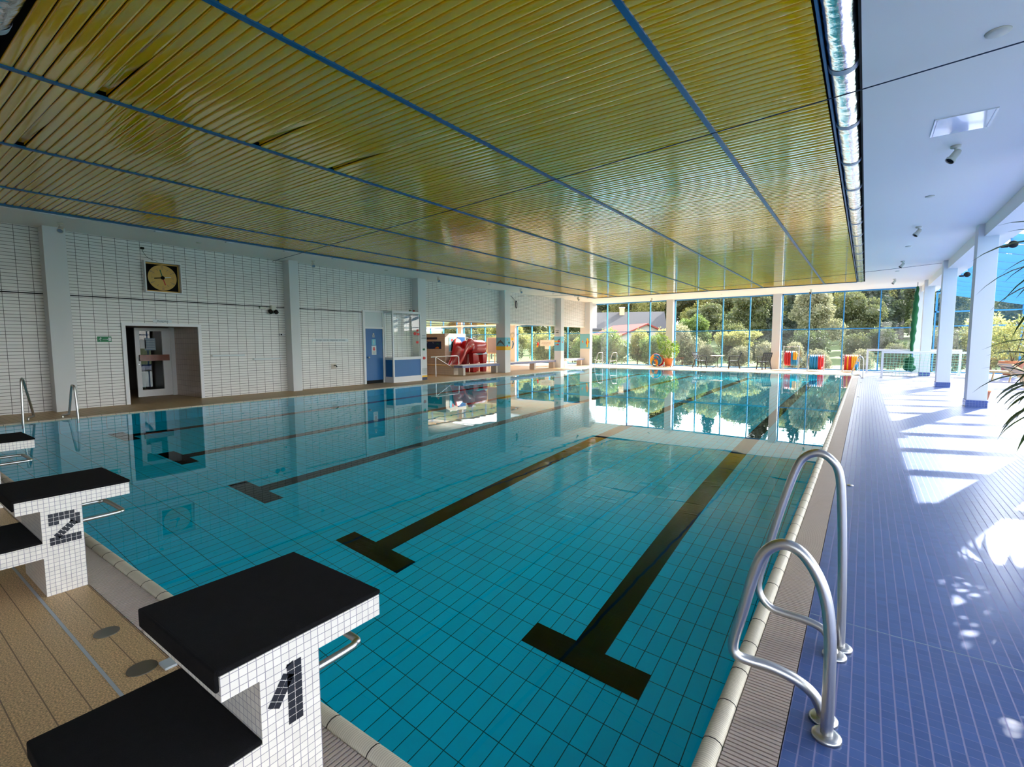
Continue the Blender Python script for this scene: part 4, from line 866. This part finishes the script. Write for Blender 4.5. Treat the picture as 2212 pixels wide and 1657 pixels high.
# potted plants
def leaf_mb(pts_dirs, L, Wd):
    q = MB()
    for p, d in pts_dirs:
        d = d.normalized(); s_ = d.cross(Vector((random.gauss(0, 1), random.gauss(0, 1), random.gauss(0, 1)))).normalized(); l = L*random.uniform(.7, 1.2); w = Wd*random.uniform(.7, 1.2)
        q.add([p, p+d*l*.45+s_*w, p+d*l, p+d*l*.45-s_*w], [(0, 1, 2, 3)])
    return q
def blobs_pts(blobs, n):
    out = []; tot = sum(r[0]*r[2] for _, r in blobs)
    for c, r in blobs:
        k = int(n*r[0]*r[2]/tot)
        for _ in range(k):
            v = Vector((random.gauss(0, 1), random.gauss(0, 1), random.gauss(0, 1))).normalized(); s_ = random.uniform(.45, 1)**.5
            s_ *= 1+.25*noise.noise(Vector(c)*3+v*2.2)
            out.append((Vector(c)+Vector((v.x*r[0], v.y*r[1], v.z*r[2]))*s_, v+Vector((random.gauss(0, .6), random.gauss(0, .6), random.gauss(-.1, .5)))))
    return out
t = thing('potted_shrub', 'bright green leafy shrub in a terracotta pot in front of the window column', 'plant', (-9.13, 28.3, 0))
MB().lathe([(.0001, .08), (.19, .08), (.26, .44), (.285, .44), (.29, .52), (.25, .52), (.23, .46), (.0001, .45)], (-9.13, 28.3, 0), 32).build('pot', 'terracotta', t)
MB().lathe([(.0001, .06), (.27, .06), (.28, .08), (.0001, .085)], (-9.13, 28.3, 0), 24).build('saucer', 'terracotta', t)
for dx, dy in ((-.2, -.2), (.2, -.2), (-.2, .2), (.2, .2)): MB().lathe([(.0001, -.015), (.03, -.015), (.03, .015), (.0001, .015)], (-9.13+dx, 28.3+dy, .03), 12, (1, 0, 0)).build('castor', 'blackplastic', t)
q = MB()
for a in ((-.05, 0, 1.2), (.12, .05, 1.0), (-.25, .05, 1.5), (.25, -.05, .9)): q.tube(smooth_path([(-9.13, 28.3, .45), (-9.13+a[0]*.6, 28.3+a[1], .8), (-9.13+a[0], 28.3+a[1], a[2])], 4), .012, 6)
q.build('stem', 'bark', t)
leaf_mb(blobs_pts([((-9.5, 28.3, 1.55), (.33, .3, .42)), ((-9.25, 28.3, 1.15), (.5, .4, .42)), ((-8.92, 28.3, .95), (.42, .4, .42)), ((-9.2, 28.25, .75), (.4, .35, .25)), ((-8.75, 28.3, 1.2), (.25, .2, .3))], 1500), .085, .028).build('foliage', 'leaf_pot', t)
for x, lb in ((-9.62, 'pair of pale slippers on the deck beside the terracotta pot'),):
    t = thing('slipper_pair', lb, 'slippers', (x, 27.9, 0))
    for dx in (0, .12):
        o = MB().prism([(x+dx-.04, 27.85), (x+dx+.04, 27.85), (x+dx+.045, 28.0), (x+dx+.03, 28.08), (x+dx-.03, 28.08), (x+dx-.045, 28.0)], 2, 0.001, .02).build('sole', 'cream', t); MB().lathe([(.045, -.02), (.05, .0), (.045, .03)], (x+dx, 28.0, .01), 12, (0, 1, 0)).build('strap', 'navypaint', o)
# annex bush + loungers
t = thing('potted_bush', 'large yellow-green bush in a terracotta pot on the sunny side beyond the columns', 'plant', (5.3, 27.0, 0))
MB().lathe([(.0001, .08), (.24, .08), (.36, .55), (.40, .56), (.40, .66), (.34, .66), (.32, .58), (.0001, .57)], (5.3, 27, 0), 32).build('pot', 'terracotta', t)
MB().box(5.05, 5.55, 26.75, 27.25, 0, .08).build('trolley', 'steel', t)
leaf_mb(blobs_pts([((5.0, 27, 1.2), (.75, .6, .45)), ((5.5, 27, 1.6), (.8, .6, .6)), ((4.8, 27, 1.6), (.5, .5, .5)), ((5.6, 27, 2.1), (.5, .5, .4))], 2600), .10, .03).build('foliage', 'leaf_yel', t)
q = MB(); q.tube(smooth_path([(5.3, 27, .6), (5.2, 27, 1.1), (5.0, 27, 1.7)], 4), .02, 6); q.tube(smooth_path([(5.3, 27, .6), (5.45, 27, 1.2), (5.6, 27, 2.0)], 4), .02, 6); q.build('stem', 'bark', t)
def lounger(label, x, y, rz):
    t = thing('sun_lounger', label, 'sun lounger', (x, y, 0), 'wooden sun loungers beyond the columns', world=False); t.rotation_euler = (0, 0, rz)
    q = MB(); q.bar((0, -.28, .34), (1.2, -.28, .34), .04, .06); q.bar((0, .28, .34), (1.2, .28, .34), .04, .06)
    for i in range(10): q.box(.05+.12*i, .14+.12*i, -.28, .28, .365, .385)
    q.build('seat_frame', 'woodpale', t)
    q = MB(); q.bar((0, -.26, .37), (-.6, -.26, .75), .035, .05); q.bar((0, .26, .37), (-.6, .26, .75), .035, .05)
    for i in range(6): f = (i+.5)/6; q.obox((-.6*f, 0, .39+.38*f), (.04, 0, -.025), (0, .27, 0), (.006, 0, .01))
    q.build('backrest', 'woodpale', t)
    for lx in (.15, 1.05):
        for ly in (-.27, .27): MB().bar((lx, ly, .33), (lx+.05, ly, 0), .04, .04).build('leg', 'woodpale', t)
lounger('pale wooden sun lounger beside the potted bush, partly behind the nearest column', 5.0, 23.6, 2.4); lounger('pale wooden sun lounger in front of the bush pot at the picture edge', 4.55, 20.8, .5)
t = thing('red_flowerpot', 'small reddish pot peeking out behind the nearest square column', 'pot', (2.88, 16.0, 0)); MB().lathe([(.0001, 0), (.09, 0), (.13, .2), (.14, .2), (.14, .24), (.0001, .22)], (2.93, 16.0, 0), 20).build('pot', 'terracotta', t)
# goals
def goal(label, x0, x1, y, h, d):
    t = thing('water_polo_goal', label, 'goal', ((x0+x1)/2, y, 0), 'white framed goals by the far window')
    for x in (x0, x1): MB().box(x-.04, x+.04, y-.04, y+.04, .0, h-.07).build('post', 'alu', t)
    MB().box(x0-.041, x1+.041, y-.041, y+.041, h-.07, h+.01).build('crossbar', 'alu', t)
    for x in (x0, x1):
        MB().tube(smooth_path([(x, y-.25, .015), (x, y+.3, .015), (x, y+d, .015)], 3), .018, 8).build('base_tube', 'steel', t)
    MB().tube([(x0, y+d, .02), (x1, y+d, .02)], .018, 8).build('rear_tube', 'steel', t)
    q = MB(); n = 26; r = .004
    nx = int((x1-x0)/.12)
    for i in range(nx+1):
        x = x0+(x1-x0)*i/nx; pts = [(x, y+.02, h-.05), (x+.02*math.sin(i), y+d*.45, h*.55), (x, y+d, .03)]; q.tube(smooth_path(pts, 3), r, 4, False)
    for j in range(9):
        f = j/9; z = (h-.05)*(1-f)**1.0+.03; yy = y+.02+(d-.02)*f; q.tube([(x0, yy, z), ((x0+x1)/2, yy+.02, z-.02), (x1, yy, z)], r, 4, False)
    for x in (x0, x1):
        for j in range(1, 8): f = j/8; q.tube([(x, y+.02, (h-.05)*(1-f)+.02), (x, y+.02+(d-.02)*f, (h-.05)*(1-f)+.02)], r, 4, False)
        for j in range(1, 6): f = j/6; q.tube([(x, y+d*f*.9, .02), (x, y+d*f*.9, (h-.05)*(1-f*.9))], r, 4, False)
    o = q.build('net', 'netl', t); return t
goal('white goal frame with pale net, the nearer of two beside the corner column', 1.02, 4.0, 24.3, 1.06, .9); goal('white goal frame with green net, the further of two next to the far window', .52, 3.75, 27.2, 1.10, .8)
t = thing('gathered_net', 'bundled green net hanging from the ceiling at the far right corner', 'net', (2.12, 27.0, 0))
q = MB(); pts = []; rs = []
for i in range(40):
    f = i/39; z = 3.62*(1-f)+.25; w = .035+.07*math.sin(PI*min(1, f*1.25))**.6+(.10 if f > .86 else 0)
    pts.append((2.17-.10*f+.015*math.sin(i*1.3), 27.0+.02*math.cos(i*1.7), z)); rs.append(w*(1+.10*random.uniform(-1, 1)))
q.tube(pts, rs, 14); o = q.build('netting', 'net', t)
for a, r_, c_ in (((2.0, 26.95, .34), .17, 1), ((2.13, 27.05, .30), .15, 2), ((1.95, 27.05, .62), .12, 3)):
    q = MB(); vs = []; n1, n2 = 14, 10
    for i in range(n2+1):
        for k in range(n1):
            th = PI*i/n2; ph = 2*PI*k/n1; d = Vector((math.sin(th)*math.cos(ph), math.sin(th)*math.sin(ph), math.cos(th))); rr = r_*(1+.3*noise.noise(d*3+Vector((c_, 0, 0)))); vs.append(Vector(a)+d*rr)
    q.add(vs, [(i*n1+k, i*n1+(k+1) % n1, (i+1)*n1+(k+1) % n1, (i+1)*n1+k) for i in range(n2) for k in range(n1)], True); q.build('bunched_netting', 'net', t)
MB().tube([(2.17, 27, 3.8), (2.17, 27, 4.05)], .012, 6).build('hanging_cord', 'wire', t)

# ================================================================== CEILING FITTINGS
def spot(label, x, y, z, dirx, diry, mat='cream', s=1.0, lens='dark'):
    t = thing('spotlight', label, 'spotlight', (x, y, z), 'spotlights on the white ceiling')
    MB().lathe([(.0001, 0), (.055*s, 0), (.055*s, -.025*s), (.03*s, -.035*s), (.0001, -.035*s)], (x, y, z), 22).build('ceiling_plate', mat, t)
    MB().tube([(x, y, z-.03*s), (x, y, z-.08*s)], .014*s, 10).build('swivel', mat, t)
    d = Vector((dirx, diry, -.75)).normalized(); c = Vector((x, y, z-.11*s))-d*.05*s
    h = MB().lathe([(.0001, -.01*s), (.035*s, -.01*s), (.043*s, .02*s), (.045*s, .12*s), (.056*s, .125*s), (.056*s, .155*s), (.048*s, .155*s)], c, 24, d).build('lamp_head', mat, t)
    MB().lathe([(.0001, .13*s), (.05*s, .14*s)], c, 24, d).build('lamp_lens', lens, h)
for y, lb in ((7.75, 'cream ceiling spotlight beside the square access panel, nearest of the right row'), (13.4, 'cream ceiling spotlight second along the right row'), (19.3, 'cream ceiling spotlight third along the right row'), (24.9, 'cream ceiling spotlight last along the right row')):
    spot(lb, 1.28, y, H, -.5, -.25)
for x, y, lb in ((-13.5, 1.98, 'ceiling spotlight with bluish lens beside the first column'), (-13.6, 7.9, 'ceiling spotlight beside the second column'), (-13.15, 12.95, 'ceiling spotlight beside the third column'), (-13.1, 18.5, 'ceiling spotlight beside the dolphin column'), (-12.95, 24.0, 'ceiling spotlight beside the fish column')):
    spot(lb, x, y, H, .75, -.35, 'cream', 1.0, 'lens')
spot('small ceiling spotlight over the potted shrub by the far window', -9.9, 27.4, H, -.2, -.8); spot('small ceiling spotlight over the swim ring racks', -1.9, 27.6, H, -.2, -.8)
for x, y, r, lb in ((1.21, 4.75, .085, 'round cream ceiling disc nearest the camera'), (1.24, 10.5, .07, 'round cream ceiling disc between the first and second right spotlights'), (1.25, 16.2, .07, 'round cream ceiling disc between the second and third right spotlights'), (1.25, 22.0, .07, 'round cream ceiling disc between the third and last right spotlights'),
    (-13.4, 4.6, .06, 'round ceiling disc above the tiled wall near the clock'), (-13.4, 10.6, .06, 'round ceiling disc above the blue shower door'), (-13.2, 16.2, .06, 'round ceiling disc above the children area bench'), (-13.1, 21.5, .06, 'round ceiling disc past the dolphin column'), (-6.0, 27.3, .06, 'round ceiling disc above the garden table')):
    t = thing('ceiling_disc', lb, 'ceiling disc', (x, y, H), 'round discs on the white ceiling'); MB().lathe([(.0001, -.022), (r*.7, -.02), (r*.95, -.012), (r, 0), (.0001, 0)], (x, y, H), 32).build('cover', 'cream', t)
t = thing('access_panel', 'shiny square access panel in the white ceiling', 'ceiling panel', (1.25, 6.87, H)); MB().box(.97, 1.51, 6.58, 7.17, H-.012, H).build('panel', pm('gloss_white', (.8, .81, .84), .08, coat=1), t)
q = MB(); q.box(.99, .996, 6.6, 7.15, H-.014, H-.011); q.box(1.484, 1.49, 6.6, 7.15, H-.014, H-.011); q.build('seam', 'band', t)
# dark loudspeaker lamps on the columns' outer side
for i, y in enumerate((14.1, 20.1, 26.3)):
    t = thing('column_lamp', ('black round lamp bracketed high on the nearest square column', 'black round lamp bracketed high on the second square column', 'black round lamp bracketed high on the third square column')[i], 'lamp', (2.8, y, 3.6), 'black lamps on the square columns')
    MB().box(2.75, 2.86, y-.03, y+.03, 3.52, 3.56).build('bracket', 'dark', t); q = MB().lathe([(.0001, -.07), (.05, -.06), (.075, -.02), (.08, .03), (.07, .07), (.0001, .075)], (2.93, y, 3.58), 20, (.3, -1, -.2)); q.build('lamp_head', 'dark', t)
# guy wires
def wire(label, pts, r=.006):
    t = thing('ceiling_wire', label, 'wire', tuple(pts[0]), 'thin wires under the ceiling'); MB().tube(smooth_path(pts, 10), r, 6).build('wire', 'wire', t); return t
def sag(a, b, s_, n=6): a, b = Vector(a), Vector(b); return [a.lerp(b, i/n)+Vector((0, 0, -4*s_*(i/n)*(1-i/n))) for i in range(n+1)]
wire('thin dark wire crossing the yellow ceiling from the tiled wall to the first beam', sag((XL, 7.05, 4.0), (2.44, 4.75, 3.98), .02))
t = wire('thin sagging wire from the dolphin column to the second square column', sag((-14.04, 19.6, 3.84), (2.3, 20.0, 3.98), .25))
t = thing('coiled_rope', 'coil of dark rope hanging on the lintel by the dolphin column', 'rope', (-14.35, 19.9, 3.6))
MB().tube([(XL+.01, 19.5, 3.86), (XL+.05, 19.85, 3.62)], .008, 6).build('cord', 'wire', t)
q = MB()
for k in range(3): q.tube([(XL+.05+.01*k, 19.9+.07*math.sin(2*PI*i/20)*(1-.1*k), 3.45+.19*math.cos(2*PI*i/20)) for i in range(20)], .01, 6, closed=True)
q.build('coil', 'wire', t)

# ================================================================== YUCCA at the window side
t = thing('tall_yucca', 'tall yucca with long drooping leaves reaching in from the window side', 'plant', (2.1, 4.9, 0))
MB().lathe([(.0001, 0), (.22, 0), (.30, .42), (.33, .42), (.33, .50), (.28, .50), (.0001, .47)], (2.1, 4.9, 0), 32).build('pot', 'terracotta', t)
q = MB(); crowns = [((1.98, 4.75, 2.05), 1.0), ((2.25, 5.2, 1.55), .9), ((2.0, 4.6, 1.35), .85), ((1.84, 4.75, 1.08), .80), ((2.35, 5.0, 2.35), .9)]
for c, _ in crowns: q.tube(smooth_path([(2.1, 4.9, .45), ((2.1+c[0])/2, (4.9+c[1])/2, (c[2]+.45)/2), c], 5), [.045]*11, 10)
q.build('trunk', 'bark', t)
for (c, L) in crowns:
    q = MB(); c = Vector(c)
    for i in range(50):
        a = 2*PI*i*.381966+random.uniform(-.2, .2); e = random.uniform(-.15, 1.35)*(1-.15*random.random()); l = L*random.uniform(.65, 1.0); w0 = random.uniform(.018, .030)
        h = Vector((math.cos(a), math.sin(a), 0)); p = c+Vector((0, 0, random.uniform(-.15, .1))); d = h*math.cos(e)+Vector((0, 0, math.sin(e))); side = h.cross(Vector((0, 0, 1))).normalized()
        vs = []; N = 9
        for k in range(N+1):
            f = k/N; w = w0*(1-.0*f)*min(1, (1-f)*3.2)*(.6+.4*min(1, f*5)); n_ = side.cross(d).normalized()
            vs += [p-side*w+n_*w*.35, p, p+side*w+n_*w*.35]; p = p+d*l/N; d = (d+Vector((0, 0, -.10-.13*f-.10*random.random()*(e < .6)))).normalized()
        q.add(vs, [(3*k+j, 3*k+j+1, 3*k+j+4, 3*k+j+3) for k in range(N) for j in (0, 1)], True)
    q.build('leaf_crown', 'leaf_yucca', t)

# ================================================================== OUTDOORS
q = MB(); nx, ny = 60, 60
def gz(x, y):
    h = -.35 if y < 42 else -.35+(y-42)*.04
    return h+(max(0, y-80)*.03)+.3*noise.noise(Vector((x*.05, y*.05, 0)))*(y > 40)
vs = [(-160+320*i/nx, YW+.2+170*j/ny, gz(-160+320*i/nx, YW+.2+170*j/ny)) for j in range(ny+1) for i in range(nx+1)]
q.add(vs, [(j*(nx+1)+i, j*(nx+1)+i+1, (j+1)*(nx+1)+i+1, (j+1)*(nx+1)+i) for j in range(ny) for i in range(nx)], True)
q.quad((8.2, -60, -.35), (160, -60, -.35), (160, YW+.2, -.35), (8.2, YW+.2, -.35)); q.quad((-160, -60, -.35), (-32.3, -60, -.35), (-32.3, YW+.2, -.35), (-160, YW+.2, -.35))
struct('ground', q, 'grass')
b = MB().box(.25, 3.2, 1.958, 1.963, 0, .0008); struct('trim_9', b, 'bluepaper')
b = MB().box(-14.4, .07, -.478, -.464, 0, .0015); struct('trim_6', b, 'band')
q = MB(); q.box(-32, 10, YW+.1, YW+2.2, -.34, -.12); struct('terrace_path', q, 'concrete')
def crown_mesh(blobs, n, L, Wd, core=.72):
    q = leaf_mb(blobs_pts(blobs, n), L, Wd)
    for c, r in blobs:
        n1, n2 = 14, 9; vs = []
        for i in range(n2+1):
            for k in range(n1):
                th = PI*i/n2; ph = 2*PI*k/n1; d = Vector((math.sin(th)*math.cos(ph), math.sin(th)*math.sin(ph), math.cos(th))); rr = core*(1+.35*noise.noise(d*2.1+Vector(c)))
                vs.append(Vector(c)+Vector((d.x*r[0], d.y*r[1], d.z*r[2]))*rr)
        q.add(vs, [(i*n1+k, i*n1+(k+1) % n1, (i+1)*n1+(k+1) % n1, (i+1)*n1+k) for i in range(n2) for k in range(n1)], False)
    return q
def tree_proto(kind, seed):
    random.seed(seed)
    t = bpy.data.objects.new({'fir': 'fir_tree', 'bush': 'garden_shrub'}.get(kind, 'deciduous_tree'), None); C.objects.link(t); t['category'] = 'tree' if kind != 'bush' else 'shrub'
    if kind == 'fir':
        q = MB(); vs = []
        for i in range(5200):
            f = random.random()**.6; z = 9.6*(1-f)+.8; R = 2.3*f*(1+.25*math.sin(z*5)); a = random.uniform(0, 2*PI); rr = R*random.uniform(.55, 1)
            vs.append((Vector((math.cos(a)*rr, math.sin(a)*rr, z)), Vector((math.cos(a), math.sin(a), -.45+random.gauss(0, .3)))))
        q = leaf_mb(vs, .42, .07); q.lathe([(1.7, .9), (1.2, 3), (.7, 6), (.0001, 9.6)], (0, 0, 0), 12, None, False)
        m = 'leaf_fir'; th = 9
    elif kind == 'bush':
        b_ = [((random.uniform(-.5, .5), random.uniform(-.5, .5), random.uniform(.6, 1.5)), (random.uniform(.4, .7), random.uniform(.4, .7), random.uniform(.4, .8))) for _ in range(6)]
        q = crown_mesh(b_, 5000, .10, .033, .55); m = None; th = .8
    elif kind == 'umbrella':
        b_ = [((random.uniform(-2.6, 2.6), random.uniform(-1.5, 1.5), 3.0+random.uniform(-.5, .9)), (random.uniform(.9, 1.5), 1.1, random.uniform(.25, .45))) for _ in range(14)]
        q = crown_mesh(b_, 6500, .22, .06, .55); m = None; th = 3
    else:
        b_ = [((random.uniform(-1.8, 1.8), random.uniform(-1.8, 1.8), random.uniform(2.6, 7.2)), (random.uniform(.8, 1.7), random.uniform(.8, 1.7), random.uniform(.7, 1.4))) for _ in range(17)]
        q = crown_mesh(b_, 15000, .25, .08, .66); m = None; th = 5
    cr = q.build('crown', m or 'leaf_mid', t)
    tr = MB().tube([(0, 0, -.6), (.05, 0, th*.3), (.0, .05, th*.8)], [.05*th**.8, .04*th**.8, .02*th**.8], 8).build('trunk', 'bark', t)
    return t
protos = {}
def plant_tree(kind, var, mat, x, y, s_, sz, label, group=None, rz=None):
    key = (kind, var)
    if key not in protos: protos[key] = tree_proto(kind, 100+hash(kind) % 7*0+len(kind)*13+var); t = protos[key]
    else: t = dup(protos[key])
    random.seed(int(x*97+y*31) & 0xffff)
    t.location = (x, y, gz(x, y) if y > YW+.3 else -.35); t.scale = (s_, s_, s_*sz); t.rotation_euler = (0, 0, random.uniform(0, 6.28) if rz is None else rz)
    t['label'] = label
    if group: t['group'] = group
    elif 'group' in t: del t['group']
    for ch in t.children:
        if ch.name.startswith('crown'):
            if ch.data.materials[0].name != mat:
                ch.material_slots[0].link = 'OBJECT'; ch.material_slots[0].material = MAT[mat] if mat in MAT else None
    return t
# woodland on the hillside
rows = [(52, -46, 26, 5.2, .72), (62, -56, 30, 5.6, .86), (76, -66, 34, 5.6, .98), (92, -84, 42, 5.6, 1.22), (100, -88, 44, 7.0, 1.5)]
k = 0
for (y, xa, xb, st, s_) in rows:
    x = xa
    while x < xb:
        random.seed(k*7+3); xx = x+random.uniform(-1.2, 1.2); yy = y+random.uniform(-3, 3); sc = s_*random.uniform(.85, 1.15)
        if not (-40 < xx*74/yy < -19 and yy < 84):
            fir = random.random() < .16
            mat = 'leaf_fir' if fir else random.choice(['leaf_dark', 'leaf_dark', 'leaf_mid', 'leaf_mid', 'leaf_yel' if y > 60 else 'leaf_mid'])
            lb = {'leaf_fir': 'dark conifer standing in the woodland behind the window wall', 'leaf_dark': 'dark green woodland tree on the slope behind the window wall', 'leaf_mid': 'mid green woodland tree on the slope behind the window wall', 'leaf_yel': 'yellowing woodland tree on the slope behind the window wall'}[mat]
            plant_tree('fir' if fir else 'tree', k % 3 if not fir else 0, mat, xx, yy, sc, random.uniform(.9, 1.1), lb, {'leaf_fir': 'conifers of the woodland', 'leaf_dark': 'dark trees of the woodland', 'leaf_mid': 'green trees of the woodland', 'leaf_yel': 'yellowing trees of the woodland'}[mat])
        k += 1; x += st
# singular trees
plant_tree('umbrella', 0, 'leaf_yel', -7.3, 36.0, .62, .98, 'low spreading tree with bright yellow-green layers outside the window behind the garden chairs')
plant_tree('fir', 0, 'leaf_fir', -7.6, 50.5, .95, 1.0, 'tall dark conifer outside, behind the yellow-green spreading tree')
plant_tree('tree', 1, 'leaf_pale', -2.9, 43.5, .62, 1.15, 'tall pale-leaved tree outside the window behind the swim ring racks')
plant_tree('tree', 2, 'leaf_green', -13.4, 49, .50, 1.0, 'fresh green round tree outside between the house and the conifer')
plant_tree('tree', 0, 'leaf_yel', -20.3, 44, .36, .85, 'yellow-green tree in front of the red-roofed house')
plant_tree('tree', 1, 'leaf_green', -17.2, 44.5, .34, .85, 'fresh green tree under the gable of the red-roofed house')
plant_tree('tree', 1, 'leaf_yel', -27, 38, .48, .9, 'bright yellow-green tree outside the wing windows')
plant_tree('tree', 2, 'leaf_yel', -32.5, 41, .55, .9, 'tall yellow-green tree outside the wing windows, left of the pale one')
plant_tree('tree', 0, 'leaf_pale', -38, 44, .6, .9, 'pale tree outside the leftmost wing windows')
bl = [(-17.5, 34.2, 1.3, 'leaf_green'), (-15.6, 34.6, 1.25, 'leaf_green'), (-13.8, 35.2, 1.3, 'leaf_yel'), (-12.1, 34.6, 1.2, 'leaf_green'), (-10.3, 34.8, 1.35, 'leaf_pale'), (-8.3, 33.4, .75, 'leaf_pale'), (-6.3, 34.0, .8, 'leaf_pale'), (-4.6, 33.5, .8, 'leaf_pale'), (-3.2, 33.4, .85, 'leaf_pale'), (-1.8, 32.8, .7, 'leaf_pale'), (.3, 33.0, .6, 'leaf_pale'), (-19.8, 34.4, 1.3, 'leaf_mid'), (-22.2, 35.2, 1.4, 'leaf_yel'), (-25.2, 34.4, 1.2, 'leaf_mid'), (1.8, 34, .8, 'leaf_mid'), (3.6, 35, 1.3, 'leaf_dark'), (5.8, 34.5, 1.4, 'leaf_yel'), (8.0, 36, 1.5, 'leaf_mid')]
bl += [(-24+2.35*i+.6*math.sin(i*2.1), 37.6+.8*math.sin(i*1.7), 1.15+.22*math.sin(i*2.9), (['leaf_green', 'leaf_mid', 'leaf_yel'][i % 3] if i < 6 else ['leaf_dark', 'leaf_mid', 'leaf_dark'][i % 3])) for i in range(15)]
nm = {'leaf_green': 'fresh green', 'leaf_mid': 'mid green', 'leaf_yel': 'yellow-green', 'leaf_dark': 'dark green', 'leaf_pale': 'pale-leaved'}
for i, (x, y, s_, m) in enumerate(bl): plant_tree('bush', i % 3, m, x, y, s_, 1.1, '%s garden shrub growing right outside the far windows' % nm[m], '%s shrubs outside the windows' % nm[m])
def house(name, label, c, rz, L, Wd, eave, ridge, wallm, roofm, wins=()):
    t = bpy.data.objects.new(name, None); C.objects.link(t); tag(t, label, 'house'); t.location = c; t.rotation_euler = (0, 0, rz)
    MB().prism([(-Wd/2, 0), (Wd/2, 0), (Wd/2, eave), (0, ridge-.15), (-Wd/2, eave)], 0, -L/2, L/2).build('walls', wallm, t)   # gable towards -X / +X
    q = MB(); sl = (ridge-eave)/(Wd/2); o_ = .5
    for s_ in (-1, 1): q.add([(-L/2-o_, 0, ridge), (L/2+o_, 0, ridge), (L/2+o_, s_*(Wd/2+o_), eave-sl*o_), (-L/2-o_, s_*(Wd/2+o_), eave-sl*o_), (-L/2-o_, 0, ridge-.18), (L/2+o_, 0, ridge-.18), (L/2+o_, s_*(Wd/2+o_), eave-sl*o_-.18), (-L/2-o_, s_*(Wd/2+o_), eave-sl*o_-.18)], [(0, 1, 2, 3), (4, 7, 6, 5), (0, 3, 7, 4), (1, 5, 6, 2), (2, 6, 7, 3)])
    q.build('roof', roofm, t)
    for (x, y, z, w, h, ax) in wins:
        q = MB().box(x-w/2, x+w/2, y-.03, y+.03, z, z+h) if ax == 1 else MB().box(x-.03, x+.03, y-w/2, y+w/2, z, z+h); q.build('window', 'darkwin', t)
    return t
house('house', 'house with a red tiled roof and cream gable outside the left window', (-27.9, 68, -.7), math.radians(-38), 9, 9.5, 2.9, 4.75, 'render_w', 'redroof', [(4.53, 0, 2.6, 1.0, 1.0, 0)])
hh = house('house', 'white house with dark grey roof and chimney behind the red-roofed one', (-33.8, 79, -.4), math.radians(25), 13, 8.5, 4.3, 7.0, 'render_w', 'greyroof', [(-3, -4.28, 2.2, .9, 1.2, 1), (-.8, -4.28, 2.2, .9, 1.2, 1), (2.4, -4.28, 2.2, .9, 1.2, 1)])
q = MB().box(-.4, .4, -.9, -.1, 5.8, 7.6); q.build('chimney', 'woodpale', hh); MB().box(-.5, .5, -1.0, 0, 7.6, 7.8).build('chimney_cap', 'render_w', hh)
house('house', 'pale long apartment building far behind the wing windows', (-55, 82, 0), math.radians(20), 22, 10, 7, 9, 'render_w', 'greyroof', [(x, -5.03, z, 1.2, 1.3, 1) for x in range(-9, 10, 3) for z in (1.2, 4.2)])

for o in list(bpy.data.objects):
    if '_w' in o: del o['_w']
